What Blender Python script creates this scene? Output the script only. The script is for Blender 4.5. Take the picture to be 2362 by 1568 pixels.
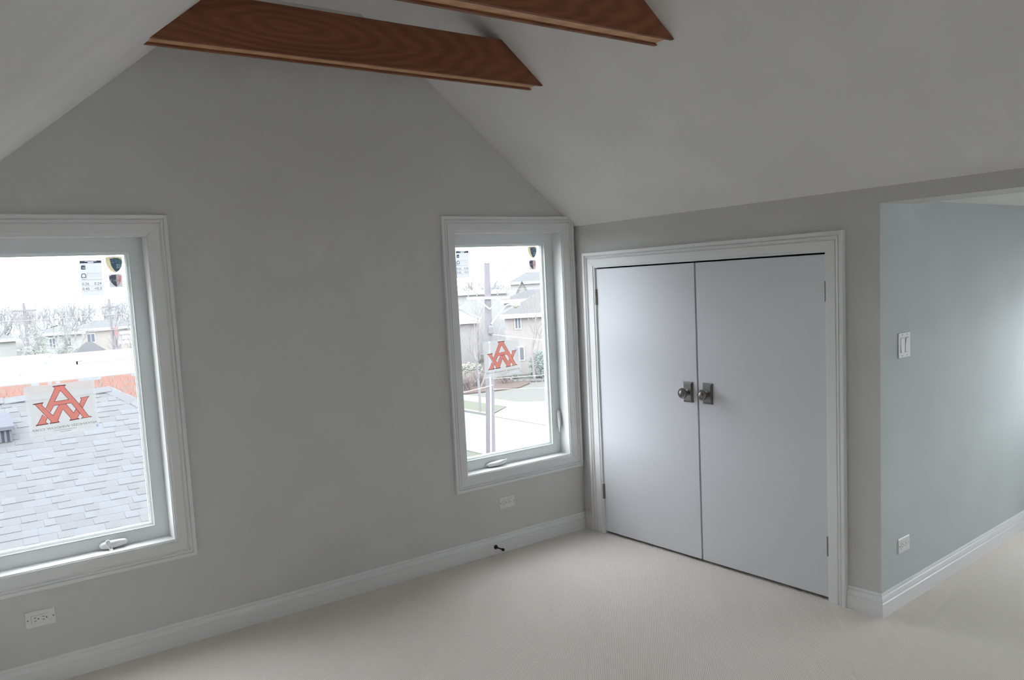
import bpy, bmesh, math, random
from mathutils import Vector, Matrix
random.seed(7)
scene = bpy.context.scene
for o in list(bpy.data.objects): bpy.data.objects.remove(o)
col = scene.collection

# ---------------------------------------------------------------- camera
cam_d = bpy.data.cameras.new('camera'); cam = bpy.data.objects.new('camera', cam_d); col.objects.link(cam)
CAM = Vector((-3.51235, -3.89455, 1.60178))
RT = Vector((0.8092335, -0.5850732, -0.05320236)); UP = Vector((0.10319373, 0.05240883, 0.9932796)); FW = Vector((0.57835301, 0.80928528, -0.10278687))
m = Matrix.Identity(4)
for i in range(3):
    m[i][0], m[i][1], m[i][2], m[i][3] = RT[i], UP[i], -FW[i], CAM[i]
cam.matrix_world = m
cam_d.sensor_fit = 'HORIZONTAL'; cam_d.sensor_width = 36.0
cam_d.lens = 36.0 * 1902.0 / 2362.0
cam_d.shift_x = 59.4 / 2362.0; cam_d.shift_y = 67.24 / 2362.0
cam_d.clip_start = 0.02; cam_d.clip_end = 600
scene.camera = cam

# ---------------------------------------------------------------- sky and exposure (overcast daylight)
SKY = 8.8
w = bpy.data.worlds.new('overcast_sky'); scene.world = w; w.use_nodes = True
nt = w.node_tree; bg = nt.nodes['Background']
bg.inputs['Color'].default_value = (0.905, 0.955, 1.03, 1); bg.inputs['Strength'].default_value = SKY
vs = scene.view_settings
vs.view_transform = 'Standard'; vs.look = 'None'; vs.gamma = 1.0; vs.use_curve_mapping = False
vs.exposure = 0.0

# ---------------------------------------------------------------- room dimensions (metres, origin = floor corner under the small window)
H1 = 1.9275           # knee wall height on the closet side
SR = 0.7733           # pitch of the ceiling over the closet
SL = 0.8069           # pitch of the opposite ceiling
XL = -3.455           # opposite knee wall
HF = 3.0093           # flat ceiling
def z_r(x): return H1 - SR * x
def z_l(x): return H1 + SL * (x + 3.4208)
def x_r(z): return -(z - H1) / SR
def x_l(z): return (z - H1) / SL - 3.4208
TY, TK = -1.9667, 0.0607      # dormer cheek wall: y = TY + TK*x
DORM_Y = -4.7                 # far cheek of the dormers
SOFF = 1.8577; DCEIL = 1.876
YB = -7.0

# ---------------------------------------------------------------- materials
def srgb(c):
    return tuple(((v/255.0)/12.92 if v/255.0 <= 0.04045 else ((v/255.0+0.055)/1.055)**2.4) for v in c) + (1.0,)
class NT:
    def __init__(s, name):
        s.m = bpy.data.materials.new(name); s.m.use_nodes = True; s.t = s.m.node_tree
        s.b = s.t.nodes['Principled BSDF']; s.out = s.t.nodes['Material Output']
    def n(s, typ, **kw):
        nd = s.t.nodes.new(typ)
        for k, v in kw.items():
            if k.startswith('_'): setattr(nd, k[1:], v)
            else: nd.inputs[k].default_value = v
        return nd
    def l(s, a, ao, b, bi): s.t.links.new(a.outputs[ao], b.inputs[bi])
def ramp(M, stops):
    r = M.n('ShaderNodeValToRGB'); e = r.color_ramp.elements
    while len(e) < len(stops): e.new(0.5)
    for k, (p, c) in enumerate(stops): e[k].position = p; e[k].color = c
    return r
def paint(name, c, rough=0.55, var=0.03, scale=3.0, bump=0.03, bscale=160.0, spec=0.3, metal=0.0):
    M = NT(name); tc = M.n('ShaderNodeTexCoord'); nz = M.n('ShaderNodeTexNoise', Scale=scale, Detail=3.0)
    M.l(tc, 'Object', nz, 'Vector')
    lin = srgb(c)
    lo = tuple(v*(1-var) for v in lin[:3]) + (1,); hi = tuple(min(1, v*(1+var)) for v in lin[:3]) + (1,)
    r = ramp(M, [(0.3, lo), (0.7, hi)]); M.l(nz, 'Fac', r, 'Fac'); M.l(r, 'Color', M.b, 'Base Color')
    M.b.inputs['Roughness'].default_value = rough; M.b.inputs['Specular IOR Level'].default_value = spec
    M.b.inputs['Metallic'].default_value = metal
    if bump > 0:
        n2 = M.n('ShaderNodeTexNoise', Scale=bscale, Detail=2.0); M.l(tc, 'Object', n2, 'Vector')
        bp = M.n('ShaderNodeBump', Strength=bump, Distance=0.002); M.l(n2, 'Fac', bp, 'Height'); M.l(bp, 'Normal', M.b, 'Normal')
    return M.m
MAT = {}
MAT['wall'] = paint('wall_paint', (213, 211, 208), 0.6)
MAT['ceil'] = paint('ceiling_paint', (236, 234, 231), 0.65)
MAT['teal'] = paint('dormer_paint', (196, 201, 200), 0.6)
MAT['trim'] = paint('trim_paint', (234, 233, 232), 0.35, 0.015, 2.0, 0.015, 90.0, 0.4)
MAT['door'] = paint('door_paint', (221, 221, 225), 0.32, 0.012, 1.5, 0.02, 120.0, 0.4)
MAT['vinyl'] = paint('window_vinyl', (232, 236, 235), 0.35, 0.01, 2.0, 0.0)
MAT['plastic'] = paint('switch_plastic', (232, 231, 229), 0.3, 0.01, 5.0, 0.0, spec=0.5)
MAT['slot'] = paint('socket_slot', (30, 28, 27), 0.6, 0.05, 20.0, 0.0)
MAT['pewter'] = paint('dark_pewter', (128, 125, 123), 0.36, 0.12, 60.0, 0.02, 300.0, 0.5, 0.8)
MAT['hinge_metal'] = paint('satin_nickel', (150, 147, 140), 0.35, 0.08, 40.0, 0.0, metal=0.7)
MAT['iron'] = paint('dark_iron', (48, 46, 44), 0.5, 0.1, 40.0, 0.0, metal=0.3)
MAT['rubber'] = paint('rubber_tip', (56, 55, 54), 0.7, 0.1, 40.0, 0.0)
MAT['closet'] = paint('closet_dark', (90, 88, 86), 0.8)
MAT['shell'] = paint('outer_siding', (190, 188, 184), 0.7)

def carpet():
    M = NT('loop_carpet'); tc = M.n('ShaderNodeTexCoord'); mp = M.n('ShaderNodeMapping', Rotation=(0, 0, math.radians(46)))
    M.l(tc, 'Object', mp, 'Vector')
    # slight wobble of the rows
    nz = M.n('ShaderNodeTexNoise', Scale=28.0, Detail=2.0); M.l(tc, 'Object', nz, 'Vector')
    sc = M.n('ShaderNodeVectorMath', _operation='SCALE'); sc.inputs['Scale'].default_value = 0.005; M.l(nz, 'Color', sc, 0)
    ad = M.n('ShaderNodeVectorMath', _operation='ADD'); M.l(mp, 'Vector', ad, 0); M.l(sc, 0, ad, 1)
    sx = M.n('ShaderNodeSeparateXYZ'); M.l(ad, 0, sx, 0)
    def wave(sock, k, off=None):
        mu = M.n('ShaderNodeMath', _operation='MULTIPLY'); mu.inputs[1].default_value = k; M.l(sx, sock, mu, 0)
        src = mu
        if off is not None:
            a = M.n('ShaderNodeMath', _operation='ADD'); M.l(mu, 0, a, 0); M.l(off, 0, a, 1); src = a
        s = M.n('ShaderNodeMath', _operation='SINE'); M.l(src, 0, s, 0)
        b = M.n('ShaderNodeMath', _operation='ABSOLUTE'); M.l(s, 0, b, 0)
        return b
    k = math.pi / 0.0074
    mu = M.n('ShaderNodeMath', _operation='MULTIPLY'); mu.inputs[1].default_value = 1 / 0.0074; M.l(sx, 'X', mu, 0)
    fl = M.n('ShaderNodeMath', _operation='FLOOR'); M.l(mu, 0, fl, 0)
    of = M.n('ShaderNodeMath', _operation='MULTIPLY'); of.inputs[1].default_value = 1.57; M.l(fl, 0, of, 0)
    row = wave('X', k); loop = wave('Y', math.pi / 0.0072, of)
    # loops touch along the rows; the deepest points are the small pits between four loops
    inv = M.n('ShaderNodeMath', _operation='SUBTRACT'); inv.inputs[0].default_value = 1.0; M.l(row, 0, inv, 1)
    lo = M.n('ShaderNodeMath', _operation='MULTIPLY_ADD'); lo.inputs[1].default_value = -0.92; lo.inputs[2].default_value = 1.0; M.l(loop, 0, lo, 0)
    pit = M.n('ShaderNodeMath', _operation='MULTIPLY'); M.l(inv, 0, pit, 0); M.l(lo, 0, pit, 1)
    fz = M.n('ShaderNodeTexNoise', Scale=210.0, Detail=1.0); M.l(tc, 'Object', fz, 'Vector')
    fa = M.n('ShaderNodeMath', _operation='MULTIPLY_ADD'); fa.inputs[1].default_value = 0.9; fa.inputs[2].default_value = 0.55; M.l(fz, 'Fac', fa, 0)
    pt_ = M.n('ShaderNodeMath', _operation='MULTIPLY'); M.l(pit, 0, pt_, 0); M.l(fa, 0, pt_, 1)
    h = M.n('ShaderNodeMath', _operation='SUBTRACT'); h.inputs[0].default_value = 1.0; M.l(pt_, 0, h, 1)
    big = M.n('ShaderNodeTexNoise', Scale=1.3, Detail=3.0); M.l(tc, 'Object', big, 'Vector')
    r = ramp(M, [(0.15, srgb((120, 102, 88))), (0.60, srgb((218, 207, 195))), (1.0, srgb((244, 237, 229)))])  # pile shade in the pits is painted in as the darkest colour
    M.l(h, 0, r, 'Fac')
    mx = M.n('ShaderNodeMixRGB', _blend_type='MULTIPLY'); mx.inputs['Fac'].default_value = 1.0
    r2 = ramp(M, [(0.3, (0.95, 0.94, 0.93, 1)), (0.7, (1, 1, 1, 1))]); M.l(big, 'Fac', r2, 'Fac')
    M.l(r, 'Color', mx, 1); M.l(r2, 'Color', mx, 2); M.l(mx, 'Color', M.b, 'Base Color')
    bp = M.n('ShaderNodeBump', Strength=0.5, Distance=0.003); M.l(h, 0, bp, 'Height'); M.l(bp, 'Normal', M.b, 'Normal')
    M.b.inputs['Roughness'].default_value = 0.95; M.b.inputs['Specular IOR Level'].default_value = 0.05
    return M.m
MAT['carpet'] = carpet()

def wood(name, dark, light, seed=0.0):
    M = NT(name); tc = M.n('ShaderNodeTexCoord'); mp = M.n('ShaderNodeMapping', Scale=(0.9, 5.0, 5.0), Location=(seed+0.35, 0, -0.55), Rotation=(0, 0.015, 0))
    M.l(tc, 'Object', mp, 'Vector')
    # flat-sawn figure: long ellipses around a wandering heart line
    rg = M.n('ShaderNodeTexWave', Scale=2.8, Distortion=6.0, Detail=3.0, _wave_type='RINGS', _rings_direction='Y'); rg.inputs['Detail Scale'].default_value = 1.1
    M.l(mp, 'Vector', rg, 'Vector')
    m2 = M.n('ShaderNodeMapping', Scale=(3.0, 90.0, 90.0)); M.l(tc, 'Object', m2, 'Vector')
    fib = M.n('ShaderNodeTexNoise', Scale=1.6, Detail=4.0); M.l(m2, 'Vector', fib, 'Vector')
    big = M.n('ShaderNodeTexNoise', Scale=1.2, Detail=2.0); M.l(mp, 'Vector', big, 'Vector')
    a = M.n('ShaderNodeMath', _operation='MULTIPLY_ADD'); a.inputs[1].default_value = 0.19; M.l(rg, 'Fac', a, 0)
    b = M.n('ShaderNodeMath', _operation='MULTIPLY'); b.inputs[1].default_value = 0.42; M.l(big, 'Fac', b, 0); M.l(b, 0, a, 2)
    c = M.n('ShaderNodeMath', _operation='MULTIPLY_ADD'); c.inputs[1].default_value = 0.34; M.l(fib, 'Fac', c, 0); M.l(a, 0, c, 2)
    r = ramp(M, [(0.30, srgb(dark)), (0.72, srgb(light))]); M.l(c, 0, r, 'Fac'); M.l(r, 'Color', M.b, 'Base Color')
    bp = M.n('ShaderNodeBump', Strength=0.06, Distance=0.002); M.l(c, 0, bp, 'Height'); M.l(bp, 'Normal', M.b, 'Normal')
    M.b.inputs['Roughness'].default_value = 0.55; M.b.inputs['Specular IOR Level'].default_value = 0.3
    return M.m
MAT['wood'] = wood('cedar_board', (112, 67, 43), (148, 97, 67))
MAT['wood_soffit'] = wood('lit_underside_board', (196, 148, 108), (224, 180, 142), 3.0)  # beam wood made paler: light from below is put into its colour

def glass():
    M = NT('window_glass'); t = M.t; t.nodes.remove(M.b)
    tr = M.n('ShaderNodeBsdfTransparent'); tr.inputs['Color'].default_value = (0.97, 0.985, 0.98, 1)
    gl = M.n('ShaderNodeBsdfGlossy', Roughness=0.0); fr = M.n('ShaderNodeFresnel'); mx = M.n('ShaderNodeMixShader')
    # both faces of the pane reflect alike (no total reflection inside the thin sheet)
    ge = M.n('ShaderNodeNewGeometry'); io = M.n('ShaderNodeMath', _operation='MULTIPLY_ADD'); io.inputs[1].default_value = 1/1.42-1.42; io.inputs[2].default_value = 1.42
    M.l(ge, 'Backfacing', io, 0); M.l(io, 0, fr, 'IOR')
    M.l(fr, 'Fac', mx, 'Fac'); M.l(tr, 'BSDF', mx, 1); M.l(gl, 'BSDF', mx, 2); M.l(mx, 'Shader', M.out, 'Surface')
    return M.m
MAT['glass'] = glass()
def film(name, c, opaque=0.6):
    # thin paper or plastic stuck to the pane: seen against the daylight, so its transmittance sets its colour
    M = NT(name); t = M.t; t.nodes.remove(M.b)
    tr = M.n('ShaderNodeBsdfTransparent'); tl = M.n('ShaderNodeBsdfTranslucent'); nz = M.n('ShaderNodeTexNoise', Scale=40.0)
    tc = M.n('ShaderNodeTexCoord'); M.l(tc, 'Object', nz, 'Vector')
    lin = tuple(v / (0.42*SKY) for v in srgb(c)[:3]); r = ramp(M, [(0.3, tuple(v*0.95 for v in lin)+(1,)), (0.7, lin+(1,))]); M.l(nz, 'Fac', r, 'Fac')
    M.l(r, 'Color', tl, 'Color')
    m2 = M.n('ShaderNodeMixShader'); m2.inputs['Fac'].default_value = opaque; M.l(tr, 'BSDF', m2, 1); M.l(tl, 'BSDF', m2, 2)
    M.l(m2, 'Shader', M.out, 'Surface'); return M.m
def ink(name, c):
    M = NT(name); M.t.nodes.remove(M.b); tr = M.n('ShaderNodeBsdfTransparent'); tr.inputs['Color'].default_value = srgb(c)
    M.l(tr, 'BSDF', M.out, 'Surface'); return M.m
MAT['paper'] = film('poster_film', (216, 214, 210), 0.86)
MAT['paper_clear'] = film('poster_margin_film', (222, 222, 220), 0.66)
MAT['label'] = film('label_paper', (233, 234, 239), 0.995)
MAT['ink_red'] = ink('red_ink', (255, 158, 145))
MAT['ink_dark'] = ink('dark_ink', (132, 104, 108))
MAT['ink_black'] = ink('black_ink', (80, 88, 102))
MAT['ink_text'] = ink('grey_ink', (146, 144, 144))
MAT['ink_blue'] = ink('blue_ink', (190, 212, 250))
MAT['dec_gold'] = film('gold_decal', (208, 192, 150), 0.995)
MAT['dec_teal'] = ink('dark_teal_ink', (78, 108, 157))
MAT['dec_sky'] = paint('pale_blue_print', (206, 236, 244), 0.5)
MAT['dec_grey'] = film('grey_decal', (205, 203, 203), 0.998)
MAT['dec_dark'] = ink('slate_ink', (98, 98, 112))
MAT['dec_mid'] = ink('taupe_ink', (212, 206, 198))
MAT['dec_red'] = ink('pink_ink', (255, 166, 180))
MAT['dec_white'] = paint('white_print', (250, 250, 250), 0.5)

# outdoors: reflectances kept low enough that the overcast sky does not burn them out; paler tones stand in for distance haze
def outdoor(name, c, up=False, rough=0.9, var=0.10, scale=6.0):
    k = SKY * (0.95 if up else 0.40)
    lin = [min(0.85, v / k) for v in srgb(c)[:3]]
    back = [int(round(255 * (12.92*v if v <= 0.0031308 else 1.055*v**(1/2.4)-0.055))) for v in lin]
    return paint('outdoor_' + name, back, rough, var*0.5, scale, 0.0, spec=0.1)
for k, c, up in [('shingle_a', (241, 239, 241), 1), ('shingle_b', (236, 234, 236), 1), ('shingle_c', (244, 243, 247), 1), ('roof_deck', (150, 150, 158), 1),
                 ('red_shingle', (238, 186, 170), 0), ('red_shingle_b', (228, 192, 180), 0), ('white_roof', (330, 330, 330), 1), ('roof_edge', (240, 224, 222), 0), ('tan', (247, 244, 241), 0),
                 ('brick', (242, 232, 227), 0), ('cream', (246, 236, 226), 0), ('far_roof', (238, 238, 238), 1), ('house_roof', (232, 230, 228), 1), ('dark_roof', (216, 213, 216), 1), ('white', (300, 300, 300), 0), ('concrete', (310, 310, 305), 1),
                 ('asphalt', (300, 300, 300), 1), ('grass', (222, 226, 200), 1), ('lawn', (232, 231, 222), 1), ('mulch', (208, 182, 172), 1), ('field', (225, 224, 214), 1),
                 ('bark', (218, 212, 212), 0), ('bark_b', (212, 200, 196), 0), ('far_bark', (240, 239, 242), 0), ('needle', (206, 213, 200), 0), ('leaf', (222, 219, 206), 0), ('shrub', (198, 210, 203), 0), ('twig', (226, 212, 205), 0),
                 ('pole', (198, 191, 196), 0), ('metal', (235, 236, 238), 0), ('carblue', (176, 196, 226), 1), ('carwhite', (290, 290, 290), 1), ('cardark', (170, 170, 180), 1),
                 ('darkglass', (168, 172, 182), 0), ('wire', (222, 222, 226), 0), ('wire_white', (290, 290, 290), 0), ('stone', (246, 240, 232), 1), ('lamplens', (246, 240, 206), 0), ('red', (238, 190, 190), 0), ('pink_wall', (248, 240, 237), 0), ('vent', (226, 226, 240), 1), ('ventdark', (110, 110, 120), 0), ('orange', (250, 224, 180), 0)]:
    MAT[k] = outdoor(k, c, up)

# ---------------------------------------------------------------- mesh helpers
ORG = {}
class MB:
    def __init__(s): s.v = []; s.f = []; s.mi = []; s.cur = 0
    def add(s, vs, fs):
        b = len(s.v); s.v += [tuple(p) for p in vs]; s.f += [tuple(b + i for i in f) for f in fs]; s.mi += [s.cur] * len(fs)
        return s
    def box(s, x0, x1, y0, y1, z0, z1):
        x0, x1 = min(x0, x1), max(x0, x1); y0, y1 = min(y0, y1), max(y0, y1); z0, z1 = min(z0, z1), max(z0, z1)
        return s.add([(x0,y0,z0),(x1,y0,z0),(x1,y1,z0),(x0,y1,z0),(x0,y0,z1),(x1,y0,z1),(x1,y1,z1),(x0,y1,z1)],
              [(0,3,2,1),(4,5,6,7),(0,1,5,4),(1,2,6,5),(2,3,7,6),(3,0,4,7)])
    def prism(s, poly, axis, a0, a1):
        # poly: 2-D points in the two remaining axes (order x,y,z)
        def P(p, a):
            return {'x': (a, p[0], p[1]), 'y': (p[0], a, p[1]), 'z': (p[0], p[1], a)}[axis]
        n = len(poly); vs = [P(p, a0) for p in poly] + [P(p, a1) for p in poly]
        return s.add(vs, [tuple(range(n)), tuple(range(2*n-1, n-1, -1))] + [(i, i+n, (i+1) % n + n, (i+1) % n) for i in range(n)])
    def tube(s, pts, rad, n=8, caps=True):
        pts = [Vector(p) for p in pts]; rad = rad if isinstance(rad, (list, tuple)) else [rad]*len(pts)
        ref = None; rings = []
        for i, p in enumerate(pts):
            d = (pts[min(i+1, len(pts)-1)] - pts[max(i-1, 0)]).normalized()
            if ref is None:
                ref = d.cross(Vector((0, 0, 1)))
                if ref.length < 0.1: ref = d.cross(Vector((1, 0, 0)))
            ref = (ref - d * ref.dot(d)).normalized(); q = d.cross(ref)
            rings.append([p + (ref*math.cos(2*math.pi*k/n) + q*math.sin(2*math.pi*k/n))*rad[i] for k in range(n)])
        vs = [v for r in rings for v in r]; fs = []
        for i in range(len(pts)-1):
            for k in range(n):
                a, b = i*n+k, i*n+(k+1) % n; fs.append((a, b, b+n, a+n))
        if caps: fs += [tuple(range(n-1, -1, -1)), tuple(range((len(pts)-1)*n, len(pts)*n))]
        return s.add(vs, fs)
    def lathe(s, prof, org, axis, n=24):
        # prof: (radius, distance along axis)
        ax = Vector(axis).normalized(); u = ax.cross(Vector((0, 0, 1)))
        if u.length < 0.1: u = ax.cross(Vector((1, 0, 0)))
        u.normalize(); q = ax.cross(u); o = Vector(org); vs = []; fs = []
        for r, d in prof:
            for k in range(n):
                a = 2*math.pi*k/n; vs.append(o + ax*d + (u*math.cos(a) + q*math.sin(a))*max(r, 1e-5))
        for i in range(len(prof)-1):
            for k in range(n):
                a, b = i*n+k, i*n+(k+1) % n; fs.append((a, b, b+n, a+n))
        fs += [tuple(range(n-1, -1, -1)), tuple(range((len(prof)-1)*n, len(prof)*n))]
        return s.add(vs, fs)
    def loft(s, secs, axis='x', n=16):
        # secs: (position along axis, centre a, centre b, radius a, radius b)
        vs = []; fs = []
        for t, ca, cb, ra, rb in secs:
            for k in range(n):
                an = 2*math.pi*k/n; c, q = math.cos(an), math.sin(an)
                e = 0.75; a = ca + ra*math.copysign(abs(c)**e, c); b = cb + rb*math.copysign(abs(q)**e, q)
                vs.append({'x': (t, a, b), 'y': (a, t, b), 'z': (a, b, t)}[axis])
        for i in range(len(secs)-1):
            for k in range(n):
                a, b = i*n+k, i*n+(k+1) % n; fs.append((a, b, b+n, a+n))
        fs += [tuple(range(n-1, -1, -1)), tuple(range((len(secs)-1)*n, len(secs)*n))]
        return s.add(vs, fs)
    def build(s, name, mat, parent=None, smooth=False, bevel=0.0, fixn=True, origin=None, kind=None):
        if origin is None:
            if parent is not None: origin = ORG[parent.name]
            else:
                xs, ys, zs = zip(*s.v); origin = ((min(xs)+max(xs))/2, (min(ys)+max(ys))/2, min(zs))
        me = bpy.data.meshes.new(name)
        me.from_pydata([(a-origin[0], b-origin[1], c-origin[2]) for a, b, c in s.v], [], s.f)
        mats = mat if isinstance(mat, (list, tuple)) else [mat]
        for k in mats: me.materials.append(MAT[k] if isinstance(k, str) else k)
        if len(mats) > 1: me.polygons.foreach_set('material_index', s.mi)
        if fixn or bevel > 0:
            bm = bmesh.new(); bm.from_mesh(me)
            if bevel > 0:
                ed = [e for e in bm.edges if len(e.link_faces) == 2 and e.calc_face_angle(0) > 0.5]
                bmesh.ops.bevel(bm, geom=ed, offset=bevel, segments=2, affect='EDGES', profile=0.5)
            if fixn: bmesh.ops.recalc_face_normals(bm, faces=bm.faces)
            bm.to_mesh(me); bm.free()
        if smooth:
            me.polygons.foreach_set('use_smooth', [True]*len(me.polygons))
            try: me.set_sharp_from_angle(angle=math.radians(40))
            except Exception: pass
        me.update()
        o = bpy.data.objects.new(name, me); col.objects.link(o)
        if parent is not None:
            o.parent = parent; p = ORG[parent.name]; o.location = (origin[0]-p[0], origin[1]-p[1], origin[2]-p[2])
        else: o.location = origin
        ORG[o.name] = origin
        if kind: o['kind'] = kind
        return o
def tag(o, label=None, cat=None, group=None, kind=None):
    if label: o['label'] = label
    if cat: o['category'] = cat
    if group: o['group'] = group
    if kind: o['kind'] = kind
    return o
def thing(name, label, cat, loc, group=None, kind=None):
    o = bpy.data.objects.new(name, None); col.objects.link(o); o.location = loc; o.empty_display_size = 0.1
    ORG[o.name] = tuple(loc); return tag(o, label, cat, group, kind)
def struct(mb, name, mat, label, cat, **kw):
    return tag(mb.build(name, mat, **kw), label, cat, kind='structure')
def dup(o, parent=None):
    c = o.copy(); col.objects.link(c)
    if parent is not None: c.parent = parent
    for ch in list(o.children): dup(ch, c)
    return c

# ================================================================ ROOM SHELL
# windows in the gable: outer edges of the casings
WB, WT, CW = 0.4115, 1.987, 0.0878
WIN = {1: (-2.4593-0.9735, -2.4593), 2: (-0.9934, -0.0199)}
HOLE = {k: (a+CW-0.012, b-CW+0.012, WB+CW-0.012, WT-CW+0.012) for k, (a, b) in WIN.items()}
def roof_z(x):
    return min(z_r(x), z_l(x), HF)
def gable(mb, y0, y1, holes, off=0.06):
    xs = sorted(set([-3.62, x_l(HF), x_r(HF), 0.14] + [h[0] for h in holes] + [h[1] for h in holes]))
    for a, b in zip(xs[:-1], xs[1:]):
        top = [(b, roof_z(b)+off), (a, roof_z(a)+off)]
        hs = [h for h in holes if h[0] <= a+1e-6 and h[1] >= b-1e-6]
        if hs:
            mb.prism([(a, -0.2), (b, -0.2), (b, hs[0][2]), (a, hs[0][2])], 'y', y0, y1)
            mb.prism([(a, hs[0][3]), (b, hs[0][3])] + top, 'y', y0, y1)
        else: mb.prism([(a, -0.2), (b, -0.2)] + top, 'y', y0, y1)
    return mb
struct(gable(MB(), 0.0, 0.14, [HOLE[1], HOLE[2]]), 'wall_gable', 'wall', 'warm grey painted gable wall with two casement windows', 'wall')
struct(gable(MB(), YB-0.2, YB, [HOLE[2]]), 'wall_back', 'wall', 'plain painted gable wall at the other end of the attic', 'wall')
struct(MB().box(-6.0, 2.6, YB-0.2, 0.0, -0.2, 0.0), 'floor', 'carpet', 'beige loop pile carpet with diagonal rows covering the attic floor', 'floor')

# closet knee wall: door opening y -1.712..-0.179, z up to 1.6627
DY0, DY1, DZT = -0.1742, -1.7170, 1.6677
mb = MB()
mb.prism([(0.0, -0.1), (0.0, H1+0.02), (DY0, H1+0.02), (DY0, -0.1)], 'x', 0.0, 0.11)
mb.prism([(DY0, DZT), (DY0, H1+0.02), (DY1, H1+0.02), (DY1, DZT)], 'x', 0.0, 0.11)
mb.prism([(DY1, -0.1), (DY1, H1+0.02), (TY+0.012, H1+0.02), (TY+0.012, -0.1)], 'x', 0.0, 0.11)
mb.prism([(TY+0.012, SOFF), (TY+0.012, H1+0.02), (TY, H1+0.02), (TY, SOFF)], 'x', 0.0, 0.11)
mb.prism([(TY+0.012, -0.1), (TY+0.012, SOFF), (TY+0.0002, SOFF), (TY+0.0002, -0.1)], 'x', 0.0, 0.0006)
mb.prism([(TY, SOFF), (TY, H1+0.02), (DORM_Y, H1+0.02), (DORM_Y, SOFF)], 'x', 0.0, 0.30)
mb.prism([(DORM_Y, -0.1), (DORM_Y, H1+0.02), (YB, H1+0.02), (YB, -0.1)], 'x', 0.0, 0.11)
struct(mb, 'wall_right', 'wall', 'low warm grey knee wall around the closet doors with a header over the dormer', 'wall')
mb = MB()
mb.prism([(0.0, -0.1), (0.0, 1.93), (TY, 1.93), (TY, -0.1)], 'x', XL-0.11, XL)
mb.prism([(TY, SOFF), (TY, 1.93), (DORM_Y, 1.93), (DORM_Y, SOFF)], 'x', XL-0.30, XL)
mb.prism([(DORM_Y, -0.1), (DORM_Y, 1.93), (YB, 1.93), (YB, -0.1)], 'x', XL-0.11, XL)
struct(mb, 'wall_left', 'wall', 'low painted knee wall opposite the closet', 'wall')
# closet lining behind the doors
mb = MB(); mb.box(0.75, 0.80, TY+0.12, 0.0, -0.1, 1.9); mb.box(0.11, 0.80, -0.02, 0.0, -0.1, 1.9); mb.box(0.11, 0.80, TY+0.10, TY+0.14, -0.1, 1.9); mb.box(0.11, 0.8, TY+0.1, 0, 1.82, 1.9)
struct(mb, 'wall_closet', 'closet', 'unlit lining of the closet behind the double doors', 'wall')
# dormer (closet side): cheeks, end wall with window, ceiling
XE = 2.40
DW = dict(y0=-4.45, y1=-1.835, z0=0.72, z1=1.46)
def ck(x): return TY + TK*x
mb = MB().prism([(0.11, ck(0.11)), (XE+0.2, ck(XE+0.2)), (XE+0.2, ck(XE+0.2)+0.1), (0.11, ck(0.11)+0.1)], 'z', -0.1, DCEIL+0.05)
mb.prism([(0.0006, ck(0)), (0.11, ck(0.11)), (0.11, TY+0.012), (0.0006, TY+0.012)], 'z', -0.05, SOFF)
struct(mb, 'wall_dormer', 'teal', 'pale blue grey dormer cheek wall with a switch and an outlet', 'wall')
struct(MB().box(0.11, XE+0.2, DORM_Y-0.1, DORM_Y, -0.1, DCEIL+0.05), 'wall_dormer_far', 'teal', 'pale blue grey dormer cheek wall facing the one with the switch', 'wall')
def end_wall(x0, x1, DW):
    mb = MB(); y0, y1 = DORM_Y-0.1, -1.6
    mb.box(x0, x1, y0, y1, -0.1, DW['z0']); mb.box(x0, x1, y0, y1, DW['z1'], 2.0)
    mb.box(x0, x1, y0, DW['y0'], DW['z0'], DW['z1']); mb.box(x0, x1, DW['y1'], y1, DW['z0'], DW['z1'])
    return mb
struct(end_wall(XE, XE+0.12, DW), 'wall_dormer_end', 'teal', 'pale blue grey dormer end wall under a wide window', 'wall')
struct(MB().box(0.30, XE+0.30, DORM_Y-0.4, ck(XE)+0.4, DCEIL, DCEIL+0.1), 'ceiling_dormer', 'ceil', 'white dormer ceiling beyond the header', 'ceiling')
# dormer on the opposite side (the photographer stands at its edge)
XE2 = -5.5
struct(MB().box(XE2-0.2, XL-0.11, TY, TY+0.1, -0.1, DCEIL+0.05).box(XE2-0.2, XL-0.11, DORM_Y-0.1, DORM_Y, -0.1, DCEIL+0.05), 'wall_dormer_opposite', 'teal', 'pale blue grey cheek walls of the opposite dormer', 'wall')
struct(MB().box(XE2-0.2, XE2, DORM_Y-0.1, -1.6, -0.1, 2.0), 'wall_dormer_opposite_end', 'teal', 'pale blue grey end wall of the opposite dormer', 'wall')
struct(MB().box(XE2-0.2, XL-0.30, DORM_Y-0.1, TY+0.1, DCEIL, DCEIL+0.1), 'ceiling_dormer_opposite', 'ceil', 'white ceiling of the opposite dormer', 'ceiling')
# ceilings
t = 0.12
xa, xb = 0.03, x_r(HF)-0.02
struct(MB().prism([(xa, z_r(xa)), (xb, z_r(xb)), (xb+0.05, z_r(xb)+t), (xa+0.1, z_r(xa)+t)], 'y', YB, 0.0), 'ceiling_slope_right', 'ceil', 'white sloped ceiling rising from the closet wall', 'ceiling')
xa, xb = XL-0.03, x_l(HF)+0.02
struct(MB().prism([(xa, z_l(xa)), (xb, z_l(xb)), (xb-0.05, z_l(xb)+t), (xa-0.1, z_l(xa)+t)], 'y', YB, 0.0), 'ceiling_slope_left', 'ceil', 'white sloped ceiling on the side opposite the closet', 'ceiling')
struct(MB().box(x_l(HF)-0.15, x_r(HF)+0.15, YB, 0.0, HF, HF+0.12), 'ceiling', 'ceil', 'narrow flat white ceiling strip above the beams', 'ceiling')

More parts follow.
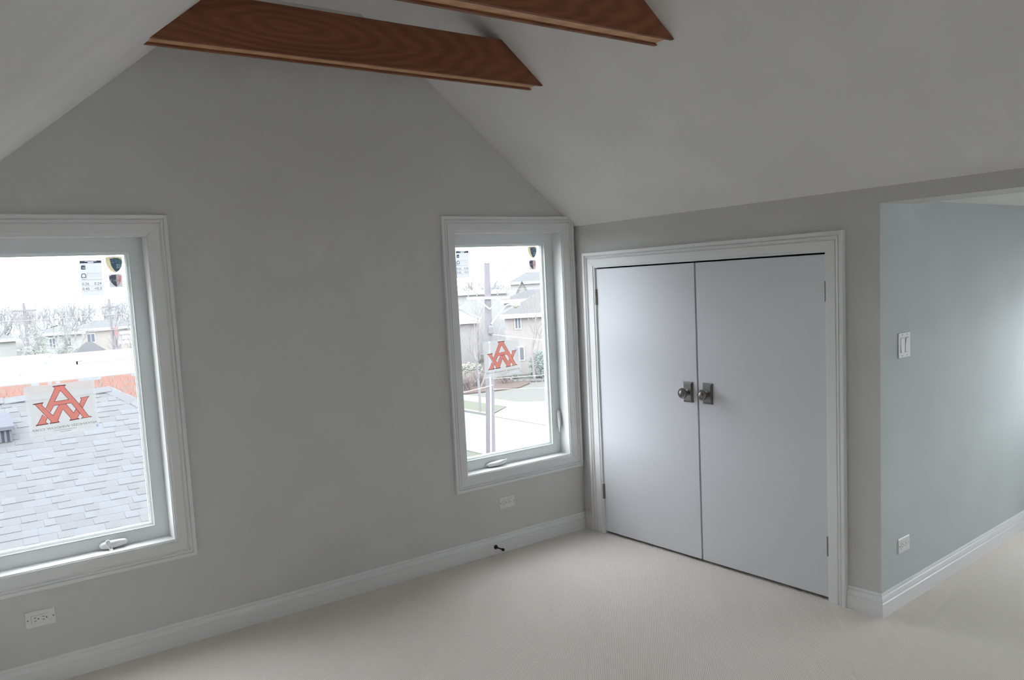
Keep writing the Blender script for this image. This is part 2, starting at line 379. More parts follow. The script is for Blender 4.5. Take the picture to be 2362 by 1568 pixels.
# ---------------------------------------------------------------- mouldings
CASING = [(0, 0), (0, .0095), (.0095, .0105), (.0105, .0145), (.0480, .0165), (.0500, .0120), (.0535, .0112), (.0560, .0130), (.0585, .0205), (.0630, .0225), (.0668, .0195), (.0680, .0165), (.0700, .0165), (.0710, .0235), (.0850, .0245), (.0878, .0215), (.0878, 0)]
BASE = [(0, 0), (.0145, 0), (.0145, .0625), (.0120, .0650), (.0105, .0662), (.0122, .0690), (.0126, .0740), (.0108, .0840), (.0082, .0920), (.0048, .0945), (.0048, .0965), (.0075, .0985), (.0072, .1020), (.0048, .1075), (0, .1090)]
def casing_board(P0, P1, n, m0, m1, place, prof=CASING, gap=0.0004, scale=1.0):
    # P0,P1: inner edge of the board in wall coordinates, n: outward direction in the wall, m0/m1: mitred end (1) or square (0)
    mb = MB(); d = Vector((P1[0]-P0[0], P1[1]-P0[1])); d.normalize(); n = Vector(n); k = len(prof); vs = []
    for P, mm, sg in ((P0, m0, -1), (P1, m1, 1)):
        for u, v in prof:
            u *= scale
            q = Vector(P) + n*u + d*(sg*u*mm) - d*(sg*gap*mm)
            vs.append(place(q.x, q.y, v))
    fs = [(i, i+1, i+1+k, i+k) for i in range(k-1)] + [tuple(range(k-1, -1, -1)), tuple(range(k, 2*k)), (k-1, 0, k, 2*k-1)]
    return mb.add(vs, fs)
def base_run(pts, name, label):
    # pts: plan polyline along the wall face, room on the left hand side of the direction of travel; mitred corners
    pts = [Vector(p) for p in pts]; k = len(BASE); vs = []; fs = []
    for i, p in enumerate(pts):
        d0 = (p - pts[i-1]).normalized() if i > 0 else None; d1 = (pts[i+1]-p).normalized() if i < len(pts)-1 else None
        if d0 is None: d0 = d1
        if d1 is None: d1 = d0
        n0 = Vector((-d0.y, d0.x)); n1 = Vector((-d1.y, d1.x)); b = (n0+n1); b = b / (1 + n0.dot(n1))
        for v, z in BASE: vs.append((p.x + b.x*v, p.y + b.y*v, z))
    for i in range(len(pts)-1):
        for j in range(k-1): fs.append((i*k+j, i*k+j+1, (i+1)*k+j+1, (i+1)*k+j))
    fs += [tuple(range(k-1, -1, -1)), tuple(range((len(pts)-1)*k, len(pts)*k))]
    return struct(MB().add(vs, fs), name, 'trim', label, 'baseboard')
base_run([(0, -0.0847), (0, 0), (XL, 0), (XL, TY)], 'baseboard_gable', 'white moulded baseboard along the gable wall and into its corners')
base_run([(XE, ck(XE)), (0, TY), (0, -1.8065)], 'baseboard_dormer', 'white moulded baseboard wrapping the corner beside the closet into the dormer')

# ---------------------------------------------------------------- windows
def loft_handle(x, z, L, folded, win):
    pass
def make_window(k):
    a, b = WIN[k]; lab = {1: 'white casement window beside the wide blank wall, overlooking the shingled roof', 2: 'white casement window in the corner beside the closet, overlooking the street'}[k]
    W = thing('window_%d' % k, lab, 'window', ((a+b)/2, 0, WB), kind='structure')
    x0, x1, z0, z1 = a+CW, b-CW, WB+CW, WT-CW
    pl = lambda u, v, h: (u, -h, v)
    for P0, P1, n in [((x0, z1), (x1, z1), (0, 1)), ((x1, z0), (x0, z0), (0, -1)), ((x0, z0), (x0, z1), (-1, 0)), ((x1, z1), (x1, z0), (1, 0))]:
        casing_board(P0, P1, n, 1, 1, pl, prof=[(u, v*0.8) for u, v in CASING]).build('casing_board', 'trim', W)
    # jamb boards: 5 mm proud of the casing edge, running back to the frame
    j = 0.005; hx0, hx1, hz0, hz1 = HOLE[k]; yj = 0.085
    MB().box(hx0, x0+j, -0.0015, yj, hz0, hz1).build('jamb_board', 'trim', W, bevel=0.0008)
    MB().box(x1-j, hx1, -0.0015, yj, hz0, hz1).build('jamb_board', 'trim', W, bevel=0.0008)
    MB().box(x0+j, x1-j, -0.0015, yj, hz0, z0+j).build('jamb_board', 'trim', W, bevel=0.0008)
    MB().box(x0+j, x1-j, -0.0015, yj, z1-j, hz1).build('jamb_board', 'trim', W, bevel=0.0008)
    X0, X1, Z0, Z1 = x0+j, x1-j, z0+j, z1-j
    def ring(mb, i0, i1, ya, yb, ya2=None):
        # rectangular ring between insets i0 and i1 from depth ya (front, outer edge) / ya2 (front, inner edge) back to yb
        ya2 = ya if ya2 is None else ya2
        o = [(X0+i0, Z0+i0), (X1-i0, Z0+i0), (X1-i0, Z1-i0), (X0+i0, Z1-i0)]; q = [(X0+i1, Z0+i1), (X1-i1, Z0+i1), (X1-i1, Z1-i1), (X0+i1, Z1-i1)]
        vs = [(p[0], ya, p[1]) for p in o] + [(p[0], ya2, p[1]) for p in q] + [(p[0], yb, p[1]) for p in o] + [(p[0], yb, p[1]) for p in q]
        fs = []
        for e in range(4):
            g = (e+1) % 4
            fs += [(e, g, g+4, e+4), (e+4, g+4, g+12, e+12), (e, e+8, g+8, g), (e+8, e+12, g+12, g+8)]
        return mb.add(vs, fs)
    ring(MB(), -0.016, 0.0215, 0.0852, 0.136).build('frame', 'vinyl', W)
    s = ring(ring(MB(), 0.0215, 0.0555, 0.0852, 0.130), 0.0555, 0.0615, 0.0885, 0.130, 0.0885).build('sash', 'vinyl', W)
    ring(MB(), 0.0618, 0.0715, 0.099, 0.130, 0.108).build('glazing_bead', 'vinyl', s)
    ring(MB(), 0.068, 0.0745, 0.1205, 0.128, 0.117).build('spacer_bar', 'vinyl', s)
    MB().box(X0+0.066, X1-0.066, 0.1115, 0.1145, Z0+0.066, Z1-0.066).build('glass_pane', 'glass', s)
    return W
W1 = make_window(1); W2 = make_window(2)

# crank operators and the sash lock
def operator(W, xc, zc, L, folded):
    y = 0.0862; h = L/2; secs = []
    N = 12
    for i in range(N+1):
        tt = -1 + 2*i/N; e = max(0.0, 1-abs(tt)**(3.2 if folded else 2.6))**0.5
        if folded: r = 0.006 + 0.012*e*(0.75+0.25*tt)
        else: r = 0.004 + 0.0135*e*(1-0.12*tt)
        secs.append((xc+h*tt, y-0.008-0.010*e, zc + 0.002*tt, 0.008+0.012*e, r))
    op = MB().loft(secs, 'x', 18).build('crank_operator', 'plastic', W, smooth=True)
    if folded:
        # folding handle lying along the cover
        MB().loft([(xc-h*0.92, y-0.026, zc-0.006, .003, .004), (xc-h*0.6, y-0.030, zc-0.002, .006, .007), (xc, y-0.036, zc+0.004, .006, .007), (xc+h*0.55, y-0.038, zc+0.011, .005, .007), (xc+h*0.98, y-0.034, zc+0.013, .005, .008)], 'x', 12).build('crank_handle', 'plastic', op, smooth=True)
    else:
        hx = xc-h*0.42
        MB().lathe([(.0, 0), (.0095, .001), (.0105, .004), (.0105, .012), (.008, .016), (.0, .017)], (hx, y-0.016, zc+0.011), (0, -1, 0.35), 16).build('crank_hub', 'plastic', op, smooth=True)
        mb = MB()
        for sgn in (-1, 1):
            mb.tube([(hx+sgn*0.0085, y-0.030, zc+0.010), (hx+0.004+sgn*0.0065, y-0.038, zc-0.006), (hx+0.009+sgn*0.003, y-0.045, zc-0.020)], [.0036, .0036, .0044], 8)
        mb.build('crank_handle', 'plastic', op, smooth=True)
        MB().lathe([(.0, 0), (.0078, .001), (.0086, .007), (.0078, .015), (.0, .0165)], (hx+0.007, y-0.042, zc-0.020), (0.35, -1, -0.35), 14).build('crank_knob', 'plastic', op, smooth=True)
operator(W1, -2.800, 0.524, 0.120, False)
operator(W2, -0.643, 0.522, 0.137, True)
def lock(W, x, za, zb):
    y = 0.0862; N = 10; secs = []
    for i in range(N+1):
        tt = -1+2*i/N; e = max(0, 1-tt**4)**0.5
        secs.append(((za+zb)/2+(zb-za)/2*tt, x, y-0.004-0.008*e, .004+.007*e, .004+.008*e))
    o = MB().loft(secs, 'z', 14).build('sash_lock', 'plastic', W, smooth=True)
    MB().loft([(za-0.022, x-0.010, y-0.022, .002, .003), (za+0.01, x-0.009, y-0.026, .004, .004), (za+0.045, x-0.007, y-0.026, .005, .005), (za+0.070, x-0.006, y-0.020, .004, .005)], 'z', 12).build('lock_lever', 'plastic', o, smooth=True)
lock(W2, -0.128, 0.662, 0.782)

# plain fixed windows in the dormer end walls (seen only by the light they let in)
def dormer_window(n, x0, x1, label, DW):
    W = thing('window_%d' % n, label, 'window', (x0, (DW['y0']+DW['y1'])/2, DW['z0']), kind='structure')
    def rr(i0, i1, xa, xb):
        mb = MB(); Y0, Y1, Z0, Z1 = DW['y0'], DW['y1'], DW['z0'], DW['z1']
        mb.box(xa, xb, Y0+i0, Y1-i0, Z0+i0, Z0+i1); mb.box(xa, xb, Y0+i0, Y1-i0, Z1-i1, Z1-i0)
        mb.box(xa, xb, Y0+i0, Y0+i1, Z0+i1, Z1-i1); mb.box(xa, xb, Y1-i1, Y1-i0, Z0+i1, Z1-i1); return mb
    xm = (x0+x1)/2
    rr(0.0, 0.035, x0+0.03, x1-0.02).build('frame', 'vinyl', W)
    MB().box(xm-0.03, xm+0.03, (DW['y0']+DW['y1'])/2-0.04, (DW['y0']+DW['y1'])/2+0.04, DW['z0']+0.05, DW['z1']-0.05).build('mullion', 'vinyl', W)
    MB().box(xm-0.002, xm+0.002, DW['y0']+0.045, DW['y1']-0.045, DW['z0']+0.045, DW['z1']-0.045).build('glass_pane', 'glass', W)
dormer_window(3, XE, XE+0.12, 'wide white window in the dormer end wall', DW)

def added_back_window(n, h, label):
    W = thing('window_%d' % n, label, 'window', ((h[0]+h[1])/2, YB, h[2]), kind='structure')
    mb = MB()
    mb.box(h[0], h[1], YB-0.15, YB-0.05, h[2], h[2]+0.07); mb.box(h[0], h[1], YB-0.15, YB-0.05, h[3]-0.07, h[3])
    mb.box(h[0], h[0]+0.07, YB-0.15, YB-0.05, h[2]+0.07, h[3]-0.07); mb.box(h[1]-0.07, h[1], YB-0.15, YB-0.05, h[2]+0.07, h[3]-0.07)
    mb.build('frame', 'vinyl', W)
    MB().box(h[0]+0.06, h[1]-0.06, YB-0.105, YB-0.1, h[2]+0.06, h[3]-0.06).build('glass_pane', 'glass', W)
added_back_window(5, HOLE[2], 'white window added out of view at the other end of the attic to brighten the gable wall')  # unseen window, added because the gable wall came out too dark
# ---------------------------------------------------------------- closet doors
T1 = thing('trim_1', 'white moulded casing framing the closet double doors', 'door casing', (0, -0.9456, 0), kind='structure')
iy0, iy1, izt = -0.1792, -1.7120, 1.6627
plc = lambda u, v, h: (-h, u, v); cs = 0.0945/0.0878
casing_board((iy0, 0.0), (iy0, izt), (1, 0), 0, 1, plc, scale=cs).build('casing_board', 'trim', T1)
casing_board((iy1, izt), (iy1, 0.0), (-1, 0), 1, 0, plc, scale=cs).build('casing_board', 'trim', T1)
casing_board((iy0, izt), (iy1, izt), (0, 1), 1, 1, plc, scale=cs).build('casing_board', 'trim', T1)
MB().box(-0.001, 0.11, iy0-0.004, DY0, 0, DZT).build('jamb_board', 'trim', T1)
MB().box(-0.001, 0.11, DY1, iy1+0.004, 0, DZT).build('jamb_board', 'trim', T1)
MB().box(-0.001, 0.11, DY1, DY0, izt-0.0, DZT).build('jamb_board', 'trim', T1)
def closet_door(n, ya, yb, hinge_y, plate_y, label):
    D = thing('door_%d' % n, label, 'door', (0.018, (ya+yb)/2, 0.017), kind='structure')
    MB().box(0.001, 0.036, ya, yb, 0.017, 1.6545).build('panel', 'door', D, bevel=0.0015)
    zc = 0.952
    pl_ = MB()
    w2, h2 = 0.0335, 0.0570
    vs = [(0.001, plate_y-w2, zc-h2), (0.001, plate_y+w2, zc-h2), (0.001, plate_y+w2, zc+h2), (0.001, plate_y-w2, zc+h2)]
    vs += [(-0.003, y, z) for _, y, z in vs] 
    vs += [(-0.010, plate_y+a*(w2-0.009), zc+b*(h2-0.009)) for a, b in ((-1, -1), (1, -1), (1, 1), (-1, 1))]
    fs = [(3, 2, 1, 0), (8, 9, 10, 11)]
    for base in (0, 4):
        for e in range(4):
            g = (e+1) % 4; fs.append((base+e, base+g, base+g+4, base+e+4))
    k = pl_.add(vs, fs).build('knob_plate', 'pewter', D, bevel=0.0008)
    MB().lathe([(.0165, .008), (.0165, .013), (.011, .016), (.0095, .030), (.012, .034)], (0, plate_y, zc-0.002), (-1, 0, 0), 24).build('knob_stem', 'pewter', k, smooth=True)
    MB().lathe([(.010, .033), (.021, .037), (.0285, .044), (.0300, .050), (.0290, .055), (.0262, .0580), (.0236, .0575), (.0222, .0590), (.0205, .0590), (.0192, .0572), (.0180, .0585), (.0130, .0625), (.006, .0645), (.0005, .0650)], (0, plate_y, zc-0.002), (-1, 0, 0), 36).build('knob', 'pewter', k, smooth=True)
    for za, zb in ((1.437, 1.532), (0.224, 0.318)):
        h = MB().lathe([(.0, 0), (.0058, .0), (.0058, (zb-za)), (.0, zb-za)], (-0.0055, hinge_y, za), (0, 0, 1), 14).build('hinge', 'hinge_metal', D, smooth=True)
        for q in (0.2, 0.4, 0.6, 0.8):
            MB().lathe([(.0061, 0), (.0061, .0012)], (-0.0055, hinge_y, za+(zb-za)*q), (0, 0, 1), 14).build('knuckle_joint', 'iron', h)
        sgn = 1 if hinge_y > -0.9 else -1
        MB().box(-0.0012, 0.001, hinge_y-sgn*0.001, hinge_y-sgn*0.010, za, zb).build('hinge_leaf', 'hinge_metal', h)
    return D
closet_door(1, -0.1835, -0.9395, -0.1795, -0.8800, 'white flush closet door hung next to the corner window')
closet_door(2, -0.9500, -1.7080, -1.7100, -1.0135, 'white flush closet door hung next to the dormer')
# doorstop on the gable baseboard
S = thing('door_stop', 'dark metal door stop sticking out of the gable baseboard', 'door stop', (-0.741, -0.0145, 0.045))
MB().lathe([(.0, 0), (.0125, .0), (.0130, .004), (.0105, .010), (.007, .014), (.005, .016)], (-0.741, -0.0145, 0.045), (0.03, -1, 0.0), 20).build('base', 'iron', S, smooth=True)
MB().lathe([(.0048, .012), (.0040, .020), (.0040, .062), (.0050, .066)], (-0.741, -0.0145, 0.045), (0.03, -1, 0.0), 14).build('rod', 'iron', S, smooth=True)
MB().lathe([(.006, .062), (.0085, .064), (.0085, .076), (.006, .080), (.0, .081)], (-0.741, -0.0145, 0.045), (0.03, -1, 0.0), 16).build('rubber_tip', 'rubber', S, smooth=True)

# ---------------------------------------------------------------- outlets and switch
def outlet(cx, cz, label, place):
    # place(u along wall, v up, h out of wall)
    def bx(u0, u1, v0, v1, h0, h1):
        c = [(u0, v0), (u1, v0), (u1, v1), (u0, v1)]
        return MB().add([place(cx+u, cz+v, h0) for u, v in c] + [place(cx+u, cz+v, h1) for u, v in c], [(3, 2, 1, 0), (4, 5, 6, 7)] + [(e, (e+1) % 4, (e+1) % 4+4, e+4) for e in range(4)])
    O_ = thing('electrical_outlet', label, 'outlet', place(cx, cz, 0.0))
    c = [(-.0572, -.0349), (.0572, -.0349), (.0572, .0349), (-.0572, .0349)]; i = [(u*0.955, v*0.93) for u, v in c]
    vs = [place(cx+u, cz+v, 0.0) for u, v in c] + [place(cx+u, cz+v, 0.0035) for u, v in c] + [place(cx+u, cz+v, 0.006) for u, v in i]
    fs = [(3, 2, 1, 0), (8, 9, 10, 11)]
    for b in (0, 4):
        fs += [(b+e, b+(e+1) % 4, b+(e+1) % 4+4, b+e+4) for e in range(4)]
    MB().add(vs, fs).build('cover_plate', 'plastic', O_)
    rec = bx(-.0345, .0345, -.0170, .0170, .0045, .0072).build('receptacle', 'plastic', O_, bevel=0.0006)
    bx(-.0352, -.0345, -.0174, .0174, .004, .0063).build('receptacle_gap', 'slot', O_); bx(-.0352, .0345, .0170, .0174, .004, .0063).build('receptacle_gap', 'slot', O_)
    for u in (-0.0245, 0.0065):
        for v in (-.0068, .0068): bx(u, u+.0090, v-.0011, v+.0011, .006, .0074).build('slot', 'slot', rec)
        MB().lathe([(.0026, 0), (.0026, .0014)], place(cx+u+.0165, cz, .006), (Vector(place(0, 0, 1))-Vector(place(0, 0, 0))), 12).build('ground_hole', 'slot', rec)
    for u in (-.0485, .0485):
        MB().lathe([(.0030, 0), (.0030, .0008), (.0018, .0012)], place(cx+u, cz, .0058), (Vector(place(0, 0, 1))-Vector(place(0, 0, 0))), 12).build('screw', 'metal', O_)
    return O_
pg = lambda u, v, h: (u, -h, v)
outlet(-3.1275, 0.2913, 'white horizontal outlet under the window that overlooks the shingled roof', pg)
outlet(-0.6293, 0.2949, 'white horizontal outlet under the corner window beside the closet', pg)
nv = Vector((TK, -1.0)).normalized(); tv = Vector((1.0, TK)).normalized()
def pt(u, v, h): return (u*tv.x + nv.x*h, TY + u*tv.y + nv.y*h, v)
outlet(0.2179, 0.2871, 'white horizontal outlet low on the blue grey dormer wall', pt)
def switch(cx, cz):
    def bx(u0, u1, v0, v1, h0, h1, h2=None):
        h2 = h1 if h2 is None else h2
        c = [(u0, v0), (u1, v0), (u1, v1), (u0, v1)]; hh = [h1, h1, h2, h2]
        return MB().add([pt(cx+u, cz+v, h0) for u, v in c] + [pt(cx+u, cz+v, hh[q]) for q, (u, v) in enumerate(c)], [(3, 2, 1, 0), (4, 5, 6, 7)] + [(e, (e+1) % 4, (e+1) % 4+4, e+4) for e in range(4)])
    O_ = thing('light_switch', 'white double rocker light switch on the blue grey dormer wall', 'switch', pt(cx, cz, 0))
    bx(-.058, .058, -.0572, .0572, 0, .006).build('cover_plate', 'plastic', O_, bevel=0.0018)
    for u in (-.023, .023):
        bx(u-.0175, u+.0175, -.0345, .0345, .004, .0063).build('rocker_gap', 'slot', O_)
        up = u > 0
        r = bx(u-.0165, u+.0165, -.0335, .0, .005, .0075 if up else .0105, .0078).build('rocker', 'plastic', O_)
        bx(u-.0165, u+.0165, .0, .0335, .005, .0078, .0125 if up else .0075).build('rocker', 'plastic', O_)
        for v in (-.0475, .0475):
            MB().lathe([(.0028, 0), (.0028, .0008), (.0016, .0012)], pt(cx+u, cz+v, .0058), (nv.x, nv.y, 0), 12).build('screw', 'metal', O_)
switch(0.2239, 1.2228)

# ---------------------------------------------------------------- beams (three-board box beams)
def beam(y0, y1, label):
    za, zb = 2.5506, 2.7387; tb = 0.018
    B = thing('ceiling_beam', label, 'beam', (-1.7, (y0+y1)/2, za), group=None)
    def poly(z0, z1): return [(x_r(z0), z0), (x_r(z1), z1), (x_l(z1), z1), (x_l(z0), z0)]
    MB().prism(poly(za, zb), 'y', y0, y0+tb).build('side_board', 'wood', B, bevel=0.0015)
    MB().prism(poly(za, zb), 'y', y1-tb, y1).build('side_board', 'wood', B, bevel=0.0015)
    tag(MB().prism(poly(za+0.009, za+0.029), 'y', y0+tb, y1-tb).build('bottom_board', 'wood_soffit', B), 'paler recessed underside board with light from below put into its colour')
    MB().prism(poly(zb-0.03, zb-0.01), 'y', y0+tb, y1-tb).build('top_board', 'wood', B)
beam(-0.7154, -0.6073, 'brown wooden box beam spanning the ceiling nearer the gable windows')
beam(-1.5491, -1.4410, 'brown wooden box beam spanning the ceiling farther from the gable windows')
#PART2
# ================================================================ STICKERS ON THE PANES
def text_mesh(s, size, place, name, mat, parent, mirror=False, align='CENTER', width=None, serif=False):
    cu = bpy.data.curves.new('text', 'FONT'); cu.body = s; cu.size = size; cu.align_x = align; cu.align_y = 'BOTTOM_BASELINE'; cu.resolution_u = 2
    ob = bpy.data.objects.new('text', cu); col.objects.link(ob); dg = bpy.context.evaluated_depsgraph_get()
    me = bpy.data.meshes.new_from_object(ob.evaluated_get(dg)); bpy.data.objects.remove(ob)
    vs = [v.co.copy() for v in me.vertices]
    if width:
        xs = [v.x for v in vs]; k = width / (max(xs)-min(xs)); c = (max(xs)+min(xs))/2
        for v in vs: v.x = (v.x-c)*k
    if serif:
        cap_h = max(v.y for v in vs); extra = []
        for yy in (0.0, cap_h):
            xs_ = sorted(v.x for v in vs if abs(v.y-yy) < size*0.012); runs = []
            for x_ in xs_:
                if runs and x_-runs[-1][1] < size*0.17: runs[-1][1] = x_
                else: runs.append([x_, x_])
            for a_, b_ in runs:
                if 0.02*size < b_-a_ < size*0.30:
                    m_, h_ = (a_+b_)/2, (b_-a_)/2+size*0.075; y0_ = yy if yy == 0 else yy-size*0.04; extra.append((m_-h_, m_+h_, y0_, y0_+size*0.04))
    mb = MB(); mb.add([place((-v.x if mirror else v.x), v.y) for v in vs], [tuple(p.vertices) for p in me.polygons]); bpy.data.meshes.remove(me)
    if serif:
        for a_, b_, c_, d_ in extra:
            sg = -1 if mirror else 1; mb.add([place(sg*a_, c_), place(sg*b_, c_), place(sg*b_, d_), place(sg*a_, d_)], [(0, 1, 2, 3)])
    return mb.build(name, mat, parent, fixn=False)
LOGO = [[(-26,103),(-1,103),(1,83),(-26,36),(-30,19),(-47,-8),(-62,11),(-19,94)], [(-77,-14),(-61,-31),(-69,-49),(-60,-57),(-107,-59),(-99,-52)],
 [(-1,103),(24,104),(18,96),(82,-6),(103,-44),(116,-50),(71,-52),(80,-46),(39,22),(30,39),(1,83)], [(-26,36),(30,39),(39,22),(-30,19)],
 [(-109,34),(-71,37),(-77,27),(-38,-24),(-11,19),(3,0),(-21,-49),(-16,-55),(-53,-57),(-47,-49),(-103,33)],
 [(-11,19),(17,21),(45,-23),(55,-6),(69,-27),(57,-48),(64,-52),(26,-54),(32,-46),(3,0)], [(71,12),(81,34),(76,40),(114,43),(107,36),(82,-6)]]
STROKE = [[(-26,103),(24,104)], [(-26,103),(-19,94),(-62,11)], [(1,83),(-26,36),(30,39),(1,83)], [(24,104),(18,96),(82,-6),(103,-44),(116,-50),(71,-52),(80,-46),(39,22),(-30,19),(-47,-8)],
 [(-109,34),(-71,37)], [(-71,37),(-77,27),(-38,-24),(-11,19)], [(-109,34),(-103,33),(-47,-49),(-53,-57)], [(-53,-57),(-16,-55)], [(-16,-55),(-21,-49),(3,0),(32,-46),(26,-54)], [(26,-54),(64,-52)], [(64,-52),(57,-48),(69,-27)],
 [(17,21),(45,-23),(55,-6)], [(71,12),(81,34),(76,40),(114,43),(107,36),(82,-6)], [(-77,-14),(-99,-52),(-107,-59)], [(-61,-31),(-69,-49),(-60,-57)], [(-107,-59),(-60,-57)]]
SERIF = {0, 4, 7, 9, 15}
def strips(mb, line, w, place):
    for (a, b) in zip(line[:-1], line[1:]):
        d = Vector((b[0]-a[0], b[1]-a[1])); L = d.length; d.normalize(); n = Vector((-d.y, d.x))*w/2
        A = Vector(a)-d*w*0.3; B = Vector(b)+d*w*0.3
        mb.add([place(*(A-n)), place(*(B-n)), place(*(B+n)), place(*(A+n))], [(0, 1, 2, 3)])
    return mb
YG = 0.1148    # outer face of the pane
def poster(cx, cz, label):
    P = thing('poster_sheet', label, 'poster', (cx, YG, cz-0.11), group=None)
    pl = lambda h: (lambda u, v: (cx+u/1000.0, YG+h, cz+v/1000.0))
    f = pl(0.0012)
    MB().add([f(-139, 112), f(141, 116), f(143, -110), f(-133, -110), f(-124, 103), f(129, 106), f(128, -97), f(-120, -104)], [(0, 1, 5, 4), (1, 2, 6, 5), (2, 3, 7, 6), (3, 0, 4, 7)]).build('margin', 'paper_clear', P, fixn=False)
    MB().add([f(-124, 103), f(129, 106), f(128, -97), f(-120, -104)], [(0, 1, 2, 3)]).build('sheet', 'paper', P, fixn=False)
    mb = MB(); g = pl(0.0008)
    for poly in LOGO: mb.add([g(*p) for p in poly], [tuple(range(len(poly)))])
    tag(mb.build('logo_fill', 'ink_red', P, fixn=False), 'red interlaced letters A and W')
    mb = MB(); g = pl(0.0004)
    for i, line in enumerate(STROKE): strips(mb, line, 4.2 if i in SERIF else 1.9, g)
    mb.build('logo_outline', 'ink_dark', P, fixn=False)
    ang = math.radians(2.2)
    def tx(u, v): return g(*(u*1000+4, v*1000-82+0.025*u*1000))
    text_mesh('ADVANCED WINDOW CORP.', 0.0135, tx, 'lettering', 'ink_text', P, mirror=True, width=0.264, serif=True)
    mb = MB(); strips(mb, [(-39, -91), (50, -89)], 1.4, g); strips(mb, [(-15, -99), (28, -97)], 1.4, g)
    mb.build('fine_print', 'ink_text', P, fixn=False)
    mb = MB(); g2 = pl(0.0004); mb.add([g2(131, -87), g2(139, -87), g2(139, -98), g2(131, -98)], [(0, 1, 2, 3)]).build('blue_mark', 'ink_blue', P, fixn=False)
poster(-2.944, 1.155, 'translucent sheet with red interlaced letters on the pane above the shingled roof')
poster(-0.524, 1.145, 'translucent sheet with red interlaced letters on the pane in front of the utility pole')
def rating_label(cx, cz, label):
    P = thing('rating_label', label, 'label', (cx, YG, cz-0.078))
    pl = lambda h: (lambda u, v: (cx+u/1000.0+v*0.00003, YG+h, cz+v/1000.0))
    f = pl(0.0012); g = pl(0.0006); e = pl(0.0003)
    def rect(mb, q, u0, u1, v0, v1): return mb.add([q(u0, v0), q(u1, v0), q(u1, v1), q(u0, v1)], [(0, 1, 2, 3)])
    rect(MB(), f, -45, 45, -78, 78).build('sheet', 'label', P, fixn=False)
    rect(rect(rect(MB(), g, -45, 45, 66, 69), g, -45, 45, 77, 78), g, -45, -30, 69, 77); 
    mb = MB(); rect(mb, g, -45, -24, 66, 78); rect(mb, g, 24, 45, 66, 78); rect(mb, g, -24, 24, 75.5, 78); rect(mb, g, -24, -12, 66, 72); rect(mb, g, 12, 24, 66, 72); rect(mb, g, -12, 12, 66, 67.5); rect(mb, g, -24, 24, 72, 73.2)
    mb.build('header_bar', 'ink_black', P, fixn=False)
    mb = MB(); rect(mb, g, -40, -22, 47, 54); rect(mb, g, -40, -22, 39, 44.5); rect(mb, g, -40, -36, 44.5, 47); mb.add([g(-36, 54), g(-22, 56), g(-22, 58.5), g(-40, 57)], [(0, 1, 2, 3)]); mb.build('badge', 'ink_black', P, fixn=False)
    mb = MB(); pts = [(-40, 4), (-40, 14), (-38, 18), (-34, 20.5), (-29, 20.5), (-25, 18), (-23, 14), (-23, 4), (-40, 4)]; strips(mb, pts, 3.0, g); rect(mb, g, -40, -22, -5, -3.2); mb.build('badge', 'ink_black', P, fixn=False)
    mb = MB()
    for v, u0, u1, w in ((22, -18, 45, .7), (18, -16, 40, .5), (12, -16, 38, .5), (6, -10, 36, .5), (-6, -18, 45, .8), (-9, -45, 45, .5), (-34, -42, 45, .8), (-55, -45, 45, .8)): strips(mb, [(u0, v), (u1, v)], w, g)
    strips(mb, [(-18, 22), (-18, -6)], .7, g); mb.build('rule_lines', 'ink_text', P, fixn=False)
    for s_, u, v in (('0.26', -26, -30), ('0.24', 24, -30), ('0.45', -26, -52), ('<0.3', 24, -52)):
        text_mesh(s_, 0.0165, lambda a, b, u=u, v=v: e(u+a*1000, v+b*1000), 'rating_value', 'ink_black', P, width=0.028)
rating_label(-2.771, 1.720, 'white rating label on the pane above the distant trees, beside two shield stickers')
rating_label(-0.776, 1.722, 'white rating label half behind the corner window casing')
SH = [(-35, 33), (-20, 36), (0, 37), (20, 36), (35, 33), (35, 12), (30, -8), (18, -26), (0, -37), (-18, -26), (-30, -8), (-35, 12)]
def shield_sticker(cx, cz, label):
    P = thing('shield_sticker', label, 'sticker', (cx, YG, cz-0.036))
    pl = lambda h: (lambda u, v: (cx+u/1000.0, YG+h, cz+v/1000.0)); a, b, c, d = pl(.0016), pl(.0012), pl(.0008), pl(.0004)
    MB().add([a(*p) for p in SH], [tuple(range(len(SH)))]).build('gold_shield', 'dec_gold', P, fixn=False)
    q = [(-18, 27), (0, 30), (16, 30), (30, 24), (34.5, 12), (30, -8), (20, -24), (8, -34), (-3, -24), (-13, -4)]
    MB().add([b(*p) for p in q], [tuple(range(len(q)))]).build('dark_shield', 'dec_teal', P, fixn=False)
    mb = MB()
    for u0, v0 in ((8, -6), (18, -6), (8, -17), (18, -17)): mb.add([c(u0, v0), c(u0+9.3, v0), c(u0+9.3, v0+10), c(u0, v0+10)], [(0, 1, 2, 3)])
    mb.build('pale_window_mark', 'dec_sky', P, fixn=False)
    text_mesh('270', 0.021, lambda u, v: c(u*1000+9, v*1000+8), 'number', 'dec_sky', P, width=0.042)
